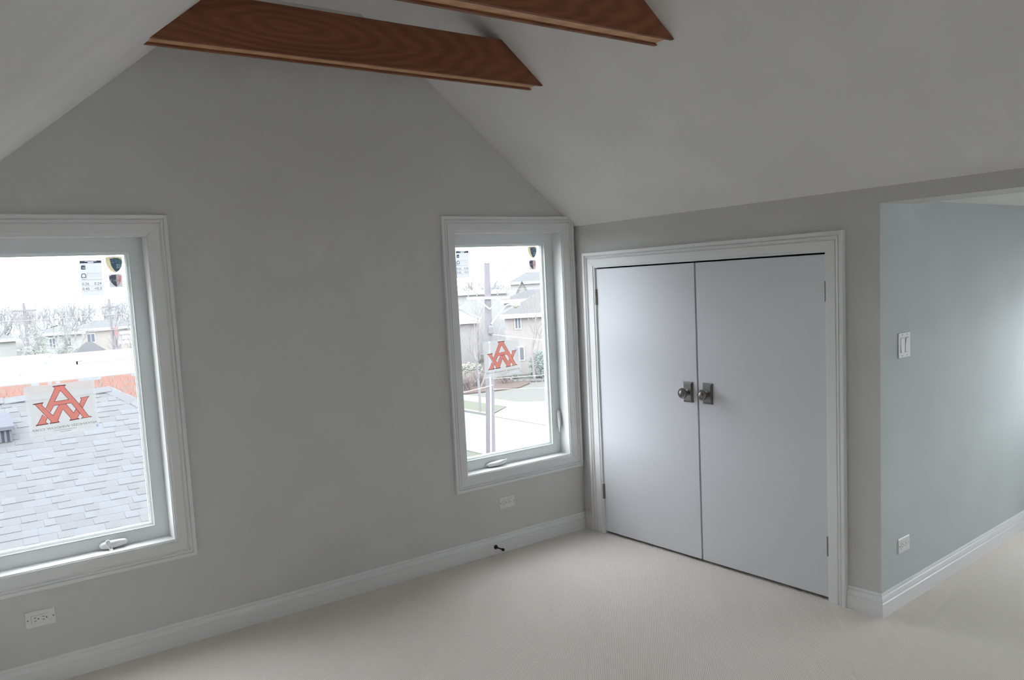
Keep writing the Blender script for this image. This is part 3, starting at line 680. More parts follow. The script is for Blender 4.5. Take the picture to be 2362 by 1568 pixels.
def square_sticker(cx, cz, label):
    P = thing('square_sticker', label, 'sticker', (cx, YG, cz-0.03))
    pl = lambda h: (lambda u, v: (cx+u/1000.0, YG+h, cz+v/1000.0)); a, b, c = pl(.0014), pl(.0010), pl(.0006)
    MB().add([a(-28, -30), a(28, -30), a(28, 30), a(-28, 30)], [(0, 1, 2, 3)]).build('square', 'dec_grey', P, fixn=False)
    L = [(-26, 20), (-14, 26), (3, 27), (3, -29), (-10, -20), (-21, -4), (-26, 8)]
    MB().add([b(*p) for p in L], [tuple(range(len(L)))]).build('dark_half', 'dec_dark', P, fixn=False)
    Mi = [(3, 27), (13, 26), (13, -20), (3, -29)]; MB().add([b(*p) for p in Mi], [(0, 1, 2, 3)]).build('middle_band', 'dec_mid', P, fixn=False)
    R = [(13, 26), (26, 20), (25, 6), (21, -6), (13, -20)]; MB().add([b(*p) for p in R], [tuple(range(5))]).build('pink_half', 'dec_red', P, fixn=False)
    text_mesh('Neat', 0.020, lambda u, v: c(u*1000, v*1000-4), 'lettering', 'dec_white', P, width=0.043)
shield_sticker(-2.6715, 1.776, 'gold and dark shield sticker on the pane looking out to the shingled roof')
shield_sticker(-0.2465, 1.780, 'gold and dark shield sticker on the corner window pane')
square_sticker(-2.672, 1.705, 'square sticker with a dark and pink shield, pane over the shingled roof')
square_sticker(-0.250, 1.704, 'square sticker with a dark and pink shield, corner window pane')

# ================================================================ OUTDOORS
G = -5.6
def slab(name, poly, z, mat, label, cat, kind='structure', th=0.04):
    return tag(MB().prism(poly, 'z', z-th, z).build(name, mat), label, cat, kind=kind)
slab('ground', [(-80, 0.6), (220, -60), (260, 260), (-120, 260)], G, 'field', 'pale winter ground around the houses', 'ground', th=0.3)
slab('road', [(16.3, -20), (22.4, -20), (22.4, 120), (16.3, 120)], G+0.02, 'asphalt', 'pale street beyond the utility pole', 'road')
slab('sidewalk', [(24.95, 10), (26.4, 10), (26.4, 90), (24.95, 90)], G+0.06, 'concrete', 'concrete sidewalk across the street', 'sidewalk')
slab('driveway', [(22.4, 26), (34, 24), (30, 33.2), (27.4, 34.0), (26.4, 35.1), (24.9, 34.0), (23.0, 32.6), (22.4, 32.6)], G+0.05, 'concrete', 'concrete driveway apron meeting the street', 'driveway')
slab('parkway_grass', [(22.65, 33.0), (23.0, 32.8), (24.95, 34.1), (24.95, 70), (22.65, 70)], G+0.05, 'grass', 'wedge of grass between the kerb and the sidewalk', 'grass')
slab('kerb', [(22.4, 32.6), (22.65, 32.8), (22.65, 80), (22.4, 80)], G+0.14, 'concrete', 'low concrete kerb along the street', 'kerb', th=0.14)
slab('front_lawn', [(26.4, 35.1), (27.4, 34.0), (30, 33.2), (36, 30), (60, 40), (40, 60), (26.4, 60)], G+0.045, 'lawn', 'dry pale lawn in front of the brick house', 'lawn')
slab('near_grass', [(9, 10), (16.1, 10), (16.1, 60), (9, 60)], G+0.05, 'grass', 'strip of grass at the foot of the utility pole', 'grass')
slab('mulch_bed', [(26.5, 40.7), (28.6, 40.2), (30.5, 40.0), (32.4, 41.2), (33.5, 42.6), (32, 45.5), (28, 46), (26.5, 44)], G+0.12, 'mulch', 'reddish mulch bed under the shrubs', 'flower bed', th=0.1)
slab('gutter_joint', [(24.55, 32.35), (25.45, 31.85), (25.5, 31.95), (24.6, 32.45)], G+0.065, 'tan', 'thin dark joint across the driveway apron', 'joint', th=0.02)

# --- neighbouring house with the grey shingled hip roof
PIT = math.radians(26.57); RIDGE_Y, RIDGE_Z, HIPX = 10.405, 0.25, -0.78
EAVE_RUN = 5.9; HIPK = 0.75
Nh = thing('neighbouring_house', 'house with a grey shingled hip roof right below the wide blank wall window', 'house', (-4.0, RIDGE_Y, G))
ey, ez = RIDGE_Y-EAVE_RUN, RIDGE_Z-EAVE_RUN*math.tan(PIT); hx = HIPX+EAVE_RUN*HIPK
lx = -9.5; by = RIDGE_Y+EAVE_RUN
MB().box(lx+0.4, hx-0.4, ey+0.4, by-0.4, G, ez-0.05).build('wall', 'brick', Nh)
mb = MB(); mb.add([(lx, ey, ez), (hx, ey, ez), (HIPX, RIDGE_Y, RIDGE_Z), (lx, RIDGE_Y, RIDGE_Z), (hx, by, ez), (lx, by, ez), (lx, ey, ez-0.12), (hx, ey, ez-0.12), (hx, by, ez-0.12), (lx, by, ez-0.12)],
       [(0, 1, 2, 3), (1, 4, 2), (4, 5, 3, 2), (5, 0, 3), (6, 9, 8, 7), (0, 6, 7, 1), (1, 7, 8, 4), (4, 8, 9, 5), (5, 9, 6, 0)])
roof = mb.build('roof', 'roof_deck', Nh)
# laminated shingles: each tab is its own little slab; those the window does not show are joined
EXPO = 0.143; cs_, sn_ = math.cos(PIT), math.sin(PIT)
def on_roof(x, s, h): # s: distance down the slope from the ridge, h: height above the deck
    return (x, RIDGE_Y - s*cs_ - h*sn_, RIDGE_Z - s*sn_ + h*cs_)
def pixel(p):
    d = Vector(p)-CAM; z = d.dot(FW); return 1181-59.4+1902*d.dot(RT)/z, 784+67.24-1902*d.dot(UP)/z
tabs = []; rs = random.Random(11)
nc = int(EAVE_RUN/cs_/EXPO)
WID = [0.13, 0.17, 0.21, 0.26]
for c in range(nc):
    s1 = 0.10+(c+1)*EXPO; x = lx - rs.random()*0.3; xmax = HIPX + (s1*cs_)*HIPK - 0.04; hi = False
    while x < xmax-0.05:
        k = rs.choice([0, 1, 1, 2, 2, 3]); wd = WID[k]; hi = (not hi) if rs.random() < 0.8 else hi
        tabs.append([x, s1, k, hi, min(wd, xmax-x)]); x += wd
vis = []
for i, tb in enumerate(tabs):
    px, py = pixel(on_roof(tb[0]+tb[4]/2, tb[1]-EXPO/2, 0.01))
    tb.append(-40 < px < 385 and 860 < py < 1300)
    if tb[5] and tb[4] == WID[tb[2]] and -5 < px < 362 and py < 1275: vis.append((-(py), i))
vis = set(i for _, i in sorted(vis)[:290])
proto = {}
def tab_mesh(k, hi):
    wd = WID[k]; t0 = 0.010 if hi else 0.0045; L = EXPO+0.03
    me = bpy.data.meshes.new('shingle'); g_ = 0.0003
    v = [(g_, 0, 0), (wd-g_, 0, 0), (wd-g_, L, 0), (g_, L, 0), (g_, 0, t0), (wd-g_, 0, t0), (wd-g_, L, 0.002), (g_, L, 0.002)]
    me.from_pydata(v, [], [(3, 2, 1, 0), (4, 5, 6, 7), (0, 1, 5, 4), (1, 2, 6, 5), (2, 3, 7, 6), (3, 0, 4, 7)]); return me
rot = Matrix.Rotation(PIT, 3, 'X')
rest = MB()
for i, (x, s1, k, hi, wd, _) in enumerate(tabs):
    mk_ = rs.choice(['shingle_a', 'shingle_a', 'shingle_b', 'shingle_c', 'shingle_c'])
    if i in vis:
        key = (k, hi, mk_)
        if key not in proto:
            me = tab_mesh(k, hi); me.materials.append(MAT[mk_]); proto[key] = me
        o = bpy.data.objects.new('shingle', proto[key]); col.objects.link(o); o.parent = roof
        p = on_roof(x, s1, 0.003); q = ORG[roof.name]; o.location = (p[0]-q[0], p[1]-q[1], p[2]-q[2]); o.rotation_euler = (PIT, 0, 0)
    else:
        rest.cur = {'shingle_a': 0, 'shingle_b': 1, 'shingle_c': 2}[mk_]; t0 = 0.010 if hi else 0.0045; L = EXPO+0.03
        A = [on_roof(x, s1, .003), on_roof(x+wd, s1, .003), on_roof(x+wd, s1-L, .003), on_roof(x, s1-L, .003), on_roof(x, s1, .003+t0), on_roof(x+wd, s1, .003+t0), on_roof(x+wd, s1-L, .005), on_roof(x, s1-L, .005)]
        rest.add(A, [(4, 5, 6, 7), (0, 1, 5, 4), (1, 2, 6, 5), (3, 0, 4, 7)])
rest.build('shingle_field', ['shingle_a', 'shingle_b', 'shingle_c'], roof, kind='stuff', fixn=False)
# ridge caps and hip caps
def cap(P, Q, hw=0.13, side=Vector((0, 1, 0)), drop=0.06, mat='shingle_c'):
    P, Q = Vector(P), Vector(Q); d = (Q-P).normalized(); sd = (side - d*side.dot(d)).normalized(); up = sd.cross(d)
    if up.z < 0: up = -up
    vs = []
    for X, e in ((P, 0.0), (Q, 0.016)):
        vs += [X - sd*hw - up*drop + up*e, X + up*(e+0.012), X + sd*hw - up*drop + up*e]
    vs2 = [v - up*0.012 for v in vs]
    n = 6
    return MB().add(vs+vs2, [(0, 1, 4, 3), (1, 2, 5, 4), (6, 9, 10, 7), (7, 10, 11, 8), (3, 4, 10, 9), (4, 5, 11, 10), (0, 3, 9, 6), (2, 8, 11, 5), (0, 6, 7, 1), (1, 7, 8, 2)])
x = -5.6
while x < HIPX-0.1:
    cap((x, RIDGE_Y, RIDGE_Z+0.012), (x+0.33, RIDGE_Y, RIDGE_Z+0.012), 0.135, drop=0.058, mat='shingle_c').build('ridge_cap', rs.choice(['shingle_c', 'shingle_a', 'shingle_c']), roof); x += 0.30
hd = Vector((hx-HIPX, ey-RIDGE_Y, ez-RIDGE_Z)); hl = hd.length; hd.normalize(); q = 0.0
while q < 3.0:
    A = Vector((HIPX, RIDGE_Y, RIDGE_Z+0.012))+hd*(q+0.30); B = Vector((HIPX, RIDGE_Y, RIDGE_Z+0.012))+hd*q
    cap(A, B, 0.14, side=Vector((0.8, 0.6, 0)), drop=0.045).build('hip_cap', rs.choice(['shingle_c', 'shingle_a', 'shingle_c']), roof); q += 0.28
# box vent standing on that roof
V = thing('roof_vent', 'square metal box vent standing on the grey shingled roof', 'roof vent', on_roof(-2.47, 1.1, 0))
def rv(x0, x1, s0, s1, z0, z1):
    a = on_roof(0, s0, 0); b = on_roof(0, s1, 0); return (x0, x1, b[1], a[1], z0, z1)
ya = on_roof(0, 1.18, 0)[1]; yb = on_roof(0, 0.72, 0)[1]; zb_ = on_roof(0, 1.18, 0)[2]
MB().box(-2.66, -2.30, ya+0.03, yb-0.04, zb_-0.02, zb_+0.25).build('vent_body', 'ventdark', V)
MB().prism([(ya-0.02, zb_+0.20), (yb, zb_+0.36), (yb, zb_+0.40), (ya-0.02, zb_+0.25)], 'x', -2.70, -2.26).build('vent_hood', 'vent', V)
for k in range(6): MB().box(-2.655+k*0.066, -2.625+k*0.066, ya+0.018, ya+0.032, zb_+0.03, zb_+0.19).build('louvre', 'vent', V)

# --- commercial building with red shingled mansard and white flat roof
B = thing('commercial_building', 'low building with a white flat roof and a red shingled mansard edge', 'building', (3, 33, G))
FZ = -0.755
MB().box(-14, 14, 26.6, 40, G, FZ-0.05).build('wall', 'cream', B)
MB().box(-14, 14, 25.75, 40.3, FZ-0.12, FZ).build('flat_roof', 'white_roof', B)
MB().prism([(25.5, FZ-1.9), (26.7, FZ-1.9), (26.7, FZ-0.01), (25.78, FZ-0.01)], 'x', -14, 14).build('mansard', 'red_shingle_b', B)
mb = MB(); rs2 = random.Random(5)
for c in range(16):
    z1 = FZ-0.03-c*0.10; x = -6.0+rs2.random()*0.2
    while x < 9.5:
        wd = rs2.choice([0.12, 0.17, 0.24]); tt = rs2.choice([0.008, 0.018]); yy = 25.78-0.28*(FZ-0.01-z1+0.10)/1.89
        mb.cur = rs2.choice([0, 0, 1]); mb.box(x, x+wd-0.004, yy-tt, yy+0.05, z1-0.10, z1); x += wd
mb.build('mansard_shingles', ['red_shingle', 'red_shingle_b'], B, kind='stuff', fixn=False)
MB().box(-14, 2.5, 39.9, 40.3, FZ, FZ+0.16).build('parapet', 'white', B); MB().prism([(2.4, 40.3), (2.6, 40.3), (2.6, 32.6), (2.4, 32.6)], 'z', FZ, FZ+0.12).build('parapet', 'roof_edge', B)
MB().box(2.4, 14, 32.5, 32.9, FZ, FZ+0.12).build('parapet', 'roof_edge', B)
MB().box(2.6, 14, 32.88, 40.0, FZ, FZ+0.10).build('upper_roof', 'white_roof', B)
for px_, py_ in ((1.3, 33.0), (-0.2, 27.5)): MB().lathe([(.04, 0), (.04, .16), (.06, .165), (.06, .19)], (px_, py_, FZ), (0, 0, 1), 10).build('roof_pipe', 'metal', B)

# --- vegetation builders
def bare_tree_mb(seed, height, r0, depth=5, spread=0.5, sides=4, up=0.25, twig=0.62):
    R_ = random.Random(seed); mb = MB()
    def br(p, d, L, r, k):
        mid = p + d*L*0.5 + Vector((R_.uniform(-1, 1), R_.uniform(-1, 1), 0))*L*0.05
        e = p + d*L; r2 = r*0.66
        mb.tube([p, mid, e], [r, (r+r2)/2, r2], sides if k > 2 else 3, caps=False)
        if k == 0: return
        n = R_.choice([2, 3, 3]) if k > 1 else R_.choice([3, 3, 4])
        for i in range(n):
            a = R_.uniform(0, 2*math.pi); s_ = R_.uniform(0.5, 1.0)*spread*(1.2 if i else 0.6)
            u = d.orthogonal().normalized(); v = d.cross(u)
            nd = (d + (u*math.cos(a)+v*math.sin(a))*s_*1.3 + Vector((0, 0, up))).normalized()
            q = p + d*L*(1.0 if i < 2 else R_.uniform(0.55, 0.95))
            br(q, nd, L*R_.uniform(0.62, 0.82), r2*(0.95 if i == 0 else 0.7), k-1)
    br(Vector((0, 0, 0)), Vector((R_.uniform(-.05, .05), R_.uniform(-.05, .05), 1)).normalized(), height*0.30, r0, depth)
    return mb
def put(mb, name, mat, loc, label, cat, group=None, kind=None):
    mb.v = [(a+loc[0], b+loc[1], c+loc[2]) for a, b, c in mb.v]
    return tag(mb.build(name, mat, origin=tuple(loc), fixn=False), label, cat, group, kind)
def evergreen_mb(seed, h, r):
    R_ = random.Random(seed); mb = MB(); z = h*0.06
    while z < h*0.99:
        rr = r*(1-z/h)**0.7+0.08; m_ = max(6, int(18*rr/r)+5)
        for i in range(m_):
            a = R_.uniform(0, 6.28); L = rr*R_.uniform(0.65, 1.15); d = Vector((math.cos(a), math.sin(a), R_.uniform(-0.4, 0.25)))
            p = Vector((0, 0, z+R_.uniform(-.03, .03)*h))
            for j in range(9):
                c = p + d*L*(0.2+0.09*j); e = (d + Vector((R_.uniform(-.9, .9), R_.uniform(-.9, .9), R_.uniform(-.5, .5)))).normalized()*L*R_.uniform(.14, .26)
                n_ = e.orthogonal().normalized()*e.length*R_.uniform(.12, .22)
                mb.add([c, c+e*0.5+n_, c+e, c+e*0.5-n_], [(0, 1, 2, 3)])
        z += h*0.032
    return mb
def shrub_mb(seed, rx, ry, h, n, size):
    R_ = random.Random(seed); mb = MB()
    for i in range(n):
        a = R_.uniform(0, 6.28); u = R_.random()**0.4; zz = R_.random()
        k = math.sqrt(max(0.05, 1-(zz-0.4)**2*1.6)); p = Vector((math.cos(a)*rx*u*k, math.sin(a)*ry*u*k, zz*h))
        d = Vector((R_.uniform(-1, 1), R_.uniform(-1, 1), R_.uniform(-.3, 1))).normalized()*size*R_.uniform(0.6, 1.4); s_ = d.orthogonal().normalized()*size*0.32
        mb.add([p, p+d*0.5+s_, p+d, p+d*0.5-s_], [(0, 1, 2, 3)])
    return mb
def twig_mb(seed, rx, h, n, r=0.012):
    R_ = random.Random(seed); mb = MB()
    for i in range(n):
        a = R_.uniform(0, 6.28); p = Vector((R_.uniform(-.3, .3)*rx, R_.uniform(-.3, .3)*rx, 0)); d = Vector((math.cos(a)*rx*R_.random(), math.sin(a)*rx*R_.random(), h*R_.uniform(.5, 1.1)))
        m1 = p+d*0.5+Vector((R_.uniform(-.1, .1), R_.uniform(-.1, .1), 0))*rx; mb.tube([p, m1, p+d], [r, r*.7, r*.3], 3, caps=False)
        for j in range(2):
            q = m1.lerp(p+d, R_.random()); e = q+Vector((R_.uniform(-.3, .3)*rx, R_.uniform(-.3, .3)*rx, h*R_.uniform(.1, .3))); mb.tube([q, e], [r*.5, r*.25], 3, caps=False)
    return mb

# --- seen from the wide-wall window
def evergreen(loc, h, r, seed, label):
    T = thing('evergreen_tree', label, 'tree', loc)
    f = evergreen_mb(seed, h, r); f.v = [(a+loc[0], b+loc[1], c+loc[2]) for a, b, c in f.v]; f.build('foliage', 'needle', T, fixn=False, kind=None)
    MB().tube([loc, (loc[0], loc[1], loc[2]+h*0.95)], [h*0.02, 0.02], 6).build('trunk', 'bark', T)
evergreen((5.2, 66, G), 6.6, 2.0, 1, 'broad evergreen tree left of the tall slim one, behind the white roof')
evergreen((7.9, 71, G), 7.8, 1.2, 2, 'tall slim evergreen tree behind the white flat roof')
evergreen((1.4, 57, G), 5.2, 2.1, 3, 'low evergreen tree at the end of the row behind the white roof')
for i, (x, y, h, d, lab) in enumerate([(5.7, 72, 8.6, 5, 'forked bare tree standing over the broad evergreen'), (8.2, 74, 7.6, 5, 'bare tree rising behind the tall slim evergreen'), (10.2, 58, 5.8, 5, 'small bare tree beside the parked cars'),
                                       (12.6, 66, 6.6, 5, 'bare tree beside the grey roofed shed'), (3.2, 82, 8.6, 5, 'tall bare tree behind the low evergreen'), (14.6, 60, 5.4, 5, 'leaning bare tree by the pale awning'), (7.2, 90, 8.2, 5, 'spreading bare tree in front of the pale tan building'), (11.6, 88, 7.4, 5, 'bare tree between the pale tan building and the cream house'), (16.4, 94, 7.6, 5, 'bare tree in front of the far cream house'), (13.4, 80, 6.4, 5, 'thin bare tree behind the pale awning'), (9.6, 84, 6.6, 5, 'low bare tree rising behind the dark roofed shed'), (4.4, 92, 7.8, 5, 'bare tree in front of the low pale house'), (1.6, 96, 7.4, 5, 'wide bare tree by the end of the low pale house'), (18.6, 84, 6.6, 5, 'bare tree on the far side of the pale awning'), (5.6, 58, 5.0, 5, 'short bare tree between the two nearer evergreens')]):
    put(bare_tree_mb(20+i, h, 0.20, d), 'bare_tree', 'bark', (x, y, G), lab, 'tree')
# hazy tree line along the horizon: far too many trunks and twigs to count
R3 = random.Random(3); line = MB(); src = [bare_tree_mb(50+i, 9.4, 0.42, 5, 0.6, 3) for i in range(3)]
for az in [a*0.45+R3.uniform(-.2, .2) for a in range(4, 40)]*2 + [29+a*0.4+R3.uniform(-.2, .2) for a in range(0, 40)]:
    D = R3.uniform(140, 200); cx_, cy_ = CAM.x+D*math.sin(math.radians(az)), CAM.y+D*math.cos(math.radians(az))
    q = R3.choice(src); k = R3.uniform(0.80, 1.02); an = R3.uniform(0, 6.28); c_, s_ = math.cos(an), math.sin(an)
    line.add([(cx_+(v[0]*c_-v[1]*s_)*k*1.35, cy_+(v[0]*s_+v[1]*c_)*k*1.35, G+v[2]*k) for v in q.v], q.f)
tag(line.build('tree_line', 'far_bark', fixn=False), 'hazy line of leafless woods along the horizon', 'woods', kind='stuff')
def box_house(loc, w_, d_, hw, hr, yaw, wall, rf, label, windows=(), gable_front=False, name='house', gut=0.30):
    H = thing(name, label, 'house', loc); c, s_ = math.cos(yaw), math.sin(yaw)
    def P(u, v, z): return (loc[0]+u*c-v*s_, loc[1]+u*s_+v*c, loc[2]+z)
    def bx(u0, u1, v0, v1, z0, z1): return MB().add([P(u, v, z) for z in (z0, z1) for u, v in ((u0, v0), (u1, v0), (u1, v1), (u0, v1))], [(3, 2, 1, 0), (4, 5, 6, 7), (0, 1, 5, 4), (1, 2, 6, 5), (2, 3, 7, 6), (3, 0, 4, 7)])
    if gable_front:
        q = [(0, 0), (w_, 0), (w_, hw), (w_/2, hw+hr), (0, hw)]
        MB().add([P(u, 0, z) for u, z in q]+[P(u, d_, z) for u, z in q], [tuple(range(5)), tuple(range(9, 4, -1))]+[(i, i+5, (i+1) % 5+5, (i+1) % 5) for i in range(5)]).build('wall', wall, H)
        for sg in (0, 1):
            e = -0.3 if sg == 0 else w_+0.3; k = hr/(w_/2); ze = hw-0.3*k
            MB().add([P(e, -.25, ze), P(w_/2, -.25, hw+hr), P(w_/2, d_, hw+hr), P(e, d_, ze), P(e, -.25, ze+.15), P(w_/2, -.25, hw+hr+.15), P(w_/2, d_, hw+hr+.15), P(e, d_, ze+.15)], [(0, 1, 2, 3), (4, 7, 6, 5), (0, 4, 5, 1), (1, 5, 6, 2), (2, 6, 7, 3), (3, 7, 4, 0)]).build('roof', rf, H)
    else:
        bx(0, w_, 0, d_, 0, hw).build('wall', wall, H); o_ = 0.35
        vs = [P(-o_, -o_, hw), P(w_+o_, -o_, hw), P(w_+o_, d_+o_, hw), P(-o_, d_+o_, hw), P(d_*0.45, d_/2, hw+hr), P(w_-d_*0.45, d_/2, hw+hr)]
        MB().add(vs, [(0, 1, 5, 4), (1, 2, 5), (2, 3, 4, 5), (3, 0, 4), (3, 2, 1, 0)]).build('roof', rf, H)
        bx(-o_-.03, w_+o_+.03, -o_-.08, -o_+.02, hw-gut, hw+0.02).build('gutter_board', 'white', H)
    for (u0, u1, z0, z1) in windows:
        W_ = bx(u0, u1, -.06, .04, z0, z1).build('window', 'white', H); n = 2 if (u1-u0) < (z1-z0) else 3
        for k in range(n):
            a = u0+.08+k*(u1-u0-.08)/n; bx(a, a+(u1-u0-.08)/n-.08, -.09, -.05, z0+.1, z1-.1).build('pane', 'darkglass', W_)
    return H
box_house((9.8, 100, G), 4.2, 5, 4.3, 0.8, -0.1, 'tan', 'far_roof', 'pale tan building behind the trees', [(0.8, 1.5, 2.6, 3.8), (2.4, 3.1, 2.6, 3.8)])
box_house((15.6, 112, G), 7, 5, 4.2, 1.0, -0.15, 'cream', 'far_roof', 'cream house far behind the utility pole with the red signal', [(1, 2, 2.4, 3.6)])
box_house((9.0, 76, G), 3.2, 3, 2.6, 1.3, -0.1, 'tan', 'dark_roof', 'small shed with a dark grey roof near the parked cars', [(0.8, 1.5, 1.0, 1.9)])
box_house((-1, 106, G), 9, 6, 3.8, 1.2, 0.0, 'tan', 'far_roof', 'pale house behind the evergreens', [(2, 3, 2, 3.2), (5, 6, 2, 3.2)])
def pole(name, loc, top, r, label, mat='pole'):
    T = thing(name, label, 'utility pole', loc); MB().tube([loc, (loc[0], loc[1], top)], [r, r*0.7], 10).build('post', mat, T); return T
pA = pole('utility_pole', (5.05, 70, G), 2.05, 0.14, 'dark utility pole among the evergreens'); MB().box(4.2, 5.9, 69.9, 70.0, 1.35, 1.5).build('crossarm', 'pole', pA)
pB = pole('utility_pole', (10.9, 68, G), 2.0, 0.12, 'utility pole with a red signal beside the cream house'); MB().box(10.3, 11.5, 67.9, 68, 1.3, 1.42).build('crossarm', 'pole', pB)
MB().box(11.02, 11.3, 67.8, 68.0, -0.95, -0.3).build('signal_head', 'red', pB)
for i, (a, b, lab) in enumerate([((-8, 69, 1.1), (18, 67, 0.95), 'upper power line crossing above the evergreens'), ((-8, 69, -0.35), (18, 67, -0.15), 'lower power line crossing in front of the evergreens')]):
    pts = [Vector(a).lerp(Vector(b), t_/10)+Vector((0, 0, -0.35*math.sin(math.pi*t_/10))) for t_ in range(11)]
    tag(MB().tube(pts, 0.025, 4, caps=False).build('power_line', 'wire', fixn=False), lab, 'wire')
def car(loc, yaw, mat, label):
    T = thing('parked_car', label, 'car', loc); c, s_ = math.cos(yaw), math.sin(yaw)
    def P(u, v, z): return (loc[0]+u*c-v*s_, loc[1]+u*s_+v*c, loc[2]+z)
    prof = [(-2.2, .35), (-2.25, .75), (-1.5, .92), (1.2, .92), (2.1, .78), (2.2, .4)]
    MB().add([P(u, -.85, z) for u, z in prof]+[P(u, .85, z) for u, z in prof], [tuple(range(6)), tuple(range(11, 5, -1))]+[(i, i+6, (i+1) % 6+6, (i+1) % 6) for i in range(6)]).build('body', mat, T, bevel=0.06)
    cb = [(-1.7, .9), (-1.1, 1.38), (.4, 1.40), (1.15, .9)]
    MB().add([P(u, -.74, z) for u, z in cb]+[P(u, .74, z) for u, z in cb], [(0, 1, 2, 3), (7, 6, 5, 4)]+[(i, i+4, (i+1) % 4+4, (i+1) % 4) for i in range(4)]).build('glasshouse', 'darkglass', T)
    MB().add([P(u, v*.68, z+.01) for v in (-1, 1) for u, z in ((-1.15, 1.37), (.45, 1.39), (.45, 1.43), (-1.15, 1.42))], [(0, 1, 2, 3), (7, 6, 5, 4), (0, 4, 5, 1), (1, 5, 6, 2), (2, 6, 7, 3), (3, 7, 4, 0)]).build('top_panel', mat, T)
    for u in (-1.35, 1.35):
        for v in (-.86, .70): MB().lathe([(.0, 0), (.30, 0), (.33, .03), (.33, .13), (.30, .16), (.0, .16)], P(u, v, .33), (-s_, c, 0), 14).build('wheel', 'cardark', T)
car((9.4, 60.5, G), 0.1, 'carwhite', 'white car parked beyond the flat roof, next to the small bare tree')
car((12.6, 58, G), 0.0, 'carwhite', 'white car parked beyond the flat roof, nearer the awning')
B2 = thing('awning_stand', 'pale green slatted awning on posts beyond the white roof', 'awning', (13.2, 72, G))
for k in range(3): MB().box(12.2, 14.6, 71.4+k*.3, 71.6+k*.3, -1.0-k*.42, -0.78-k*.42).build('slat', 'white', B2)
for u in (12.3, 14.5): MB().tube([(u, 71.7, G), (u, 71.7, -0.9)], 0.06, 6).build('post', 'metal', B2)

# --- seen from the corner window
PX, PY = 14.62, 21.25
U = thing('utility_pole', 'tall weathered utility pole with a crossarm standing across from the corner window', 'utility pole', (PX, PY, G))
MB().tube([(PX-0.13, PY+0.09, G), (PX, PY, -1.6), (PX+0.08, PY-0.06, 2.37)], [.185, .160, .105], 14).build('post', 'pole', U, smooth=True)
av = Vector((0.81, -0.585, 0))
def ap(u, z, o=0.0): return Vector((PX+0.07, PY-0.05, z)) + av*u + Vector((-0.585, -0.81, 0))*o
def bar(p, q, w_, h_): 
    p, q = Vector(p), Vector(q); d = (q-p).normalized(); s_ = d.cross(Vector((0, 0, 1))).normalized()*w_/2; u_ = s_.cross(d).normalized()*h_/2
    return MB().add([p-s_-u_, p+s_-u_, p+s_+u_, p-s_+u_, q-s_-u_, q+s_-u_, q+s_+u_, q-s_+u_], [(3, 2, 1, 0), (4, 5, 6, 7), (0, 1, 5, 4), (1, 2, 6, 5), (2, 3, 7, 6), (3, 0, 4, 7)])
ca = bar(ap(-0.80, 1.10, .15), ap(0.80, 1.05, .15), 0.09, 0.09).build('crossarm', 'white', U)
bar(ap(-0.40, 1.05, .22), ap(0.03, 0.66, .2), 0.03, 0.05).build('brace', 'wire_white', U); bar(ap(0.40, 1.02, .22), ap(0.03, 0.66, .2), 0.03, 0.05).build('brace', 'wire_white', U)
for u in (-0.74, -0.42, 0.35, 0.70):
    MB().lathe([(.02, 0), (.02, .06), (.05, .07), (.055, .11), (.03, .13), (.045, .15), (.02, .19)], ap(u, 1.17, .15), (0, 0, 1), 10).build('insulator', 'metal', ca)
bar(ap(-0.12, 2.43, .1), ap(0.95, 2.40, .1), 0.05, 0.05).build('top_arm', 'metal', U)
MB().tube([ap(0.86, 2.36, .1), ap(0.08, 1.28, .1)], 0.018, 6).build('stay_rod', 'pole', U)
MB().lathe([(.08, 0), (.10, .04), (.10, .26), (.07, .32)], ap(0.04, -0.28, .16), (0, 0, 1), 14).build('junction_can', 'pole', U)
MB().tube([ap(-0.05, -0.55, .17), ap(-0.10, -2.5, .185), ap(-0.15, -3.6, .195), ap(-0.25, G, .2)], 0.035, 8).build('conduit', 'wire_white', U)
Lm = thing('street_lamp', 'pale street lamp on a bent arm fixed to the tall utility pole', 'street lamp', tuple(ap(0.05, 0.12, .1)))
MB().tube([ap(0.06, 0.10, .1), ap(0.30, 0.40, .12), ap(0.60, 0.72, .14), ap(0.70, 0.78, .14), ap(0.84, 0.80, .14)], [.035, .032, .028, .028, .03], 8).build('arm', 'wire_white', Lm, smooth=True)
MB().lathe([(.02, -.02), (.06, 0), (.10, .10), (.12, .22), (.10, .32), (.02, .36)], ap(0.82, 0.80, .14), tuple(av), 16).build('head', 'wire_white', Lm, smooth=True)
MB().lathe([(.105, 0), (.10, .04), (.07, .09), (.01, .115)], ap(1.0, 0.75, .14), (0, 0, -1), 14).build('lens', 'lamplens', Lm, smooth=True)
def wire(p, q, sag, r, mat, label):
    pts = [Vector(p).lerp(Vector(q), t_/14)+Vector((0, 0, -4*sag*(t_/14)*(1-t_/14))) for t_ in range(15)]
    tag(MB().tube(pts, r, 5, caps=False).build('power_line', mat, fixn=False), label, 'wire')
wire(ap(0.0, -0.28, .2), (28.5, 18.5, -1.9), 0.25, .015, 'wire_white', 'white service cable running from the pole down to the brick house side')
wire(ap(0.0, -1.95, .2), (30, 24, -1.9), 0.35, .009, 'wire_white', 'thin white cable crossing beside the red lettered sheet')
wire(ap(0.0, -2.35, .2), (30, 24, -3.3), 0.25, .009, 'wire_white', 'lowest thin white cable crossing below the red lettered sheet')
wire(ap(0.0, -2.2, .2), (8.0, 24.5, -2.1), 0.4, .013, 'wire_white', 'slack white cable looping from the pole past the near bare tree')
wire(ap(0.70, 1.36, .15), (40, 18, 1.6), 0.3, .010, 'wire', 'thin line from the pole crossarm over the houses')
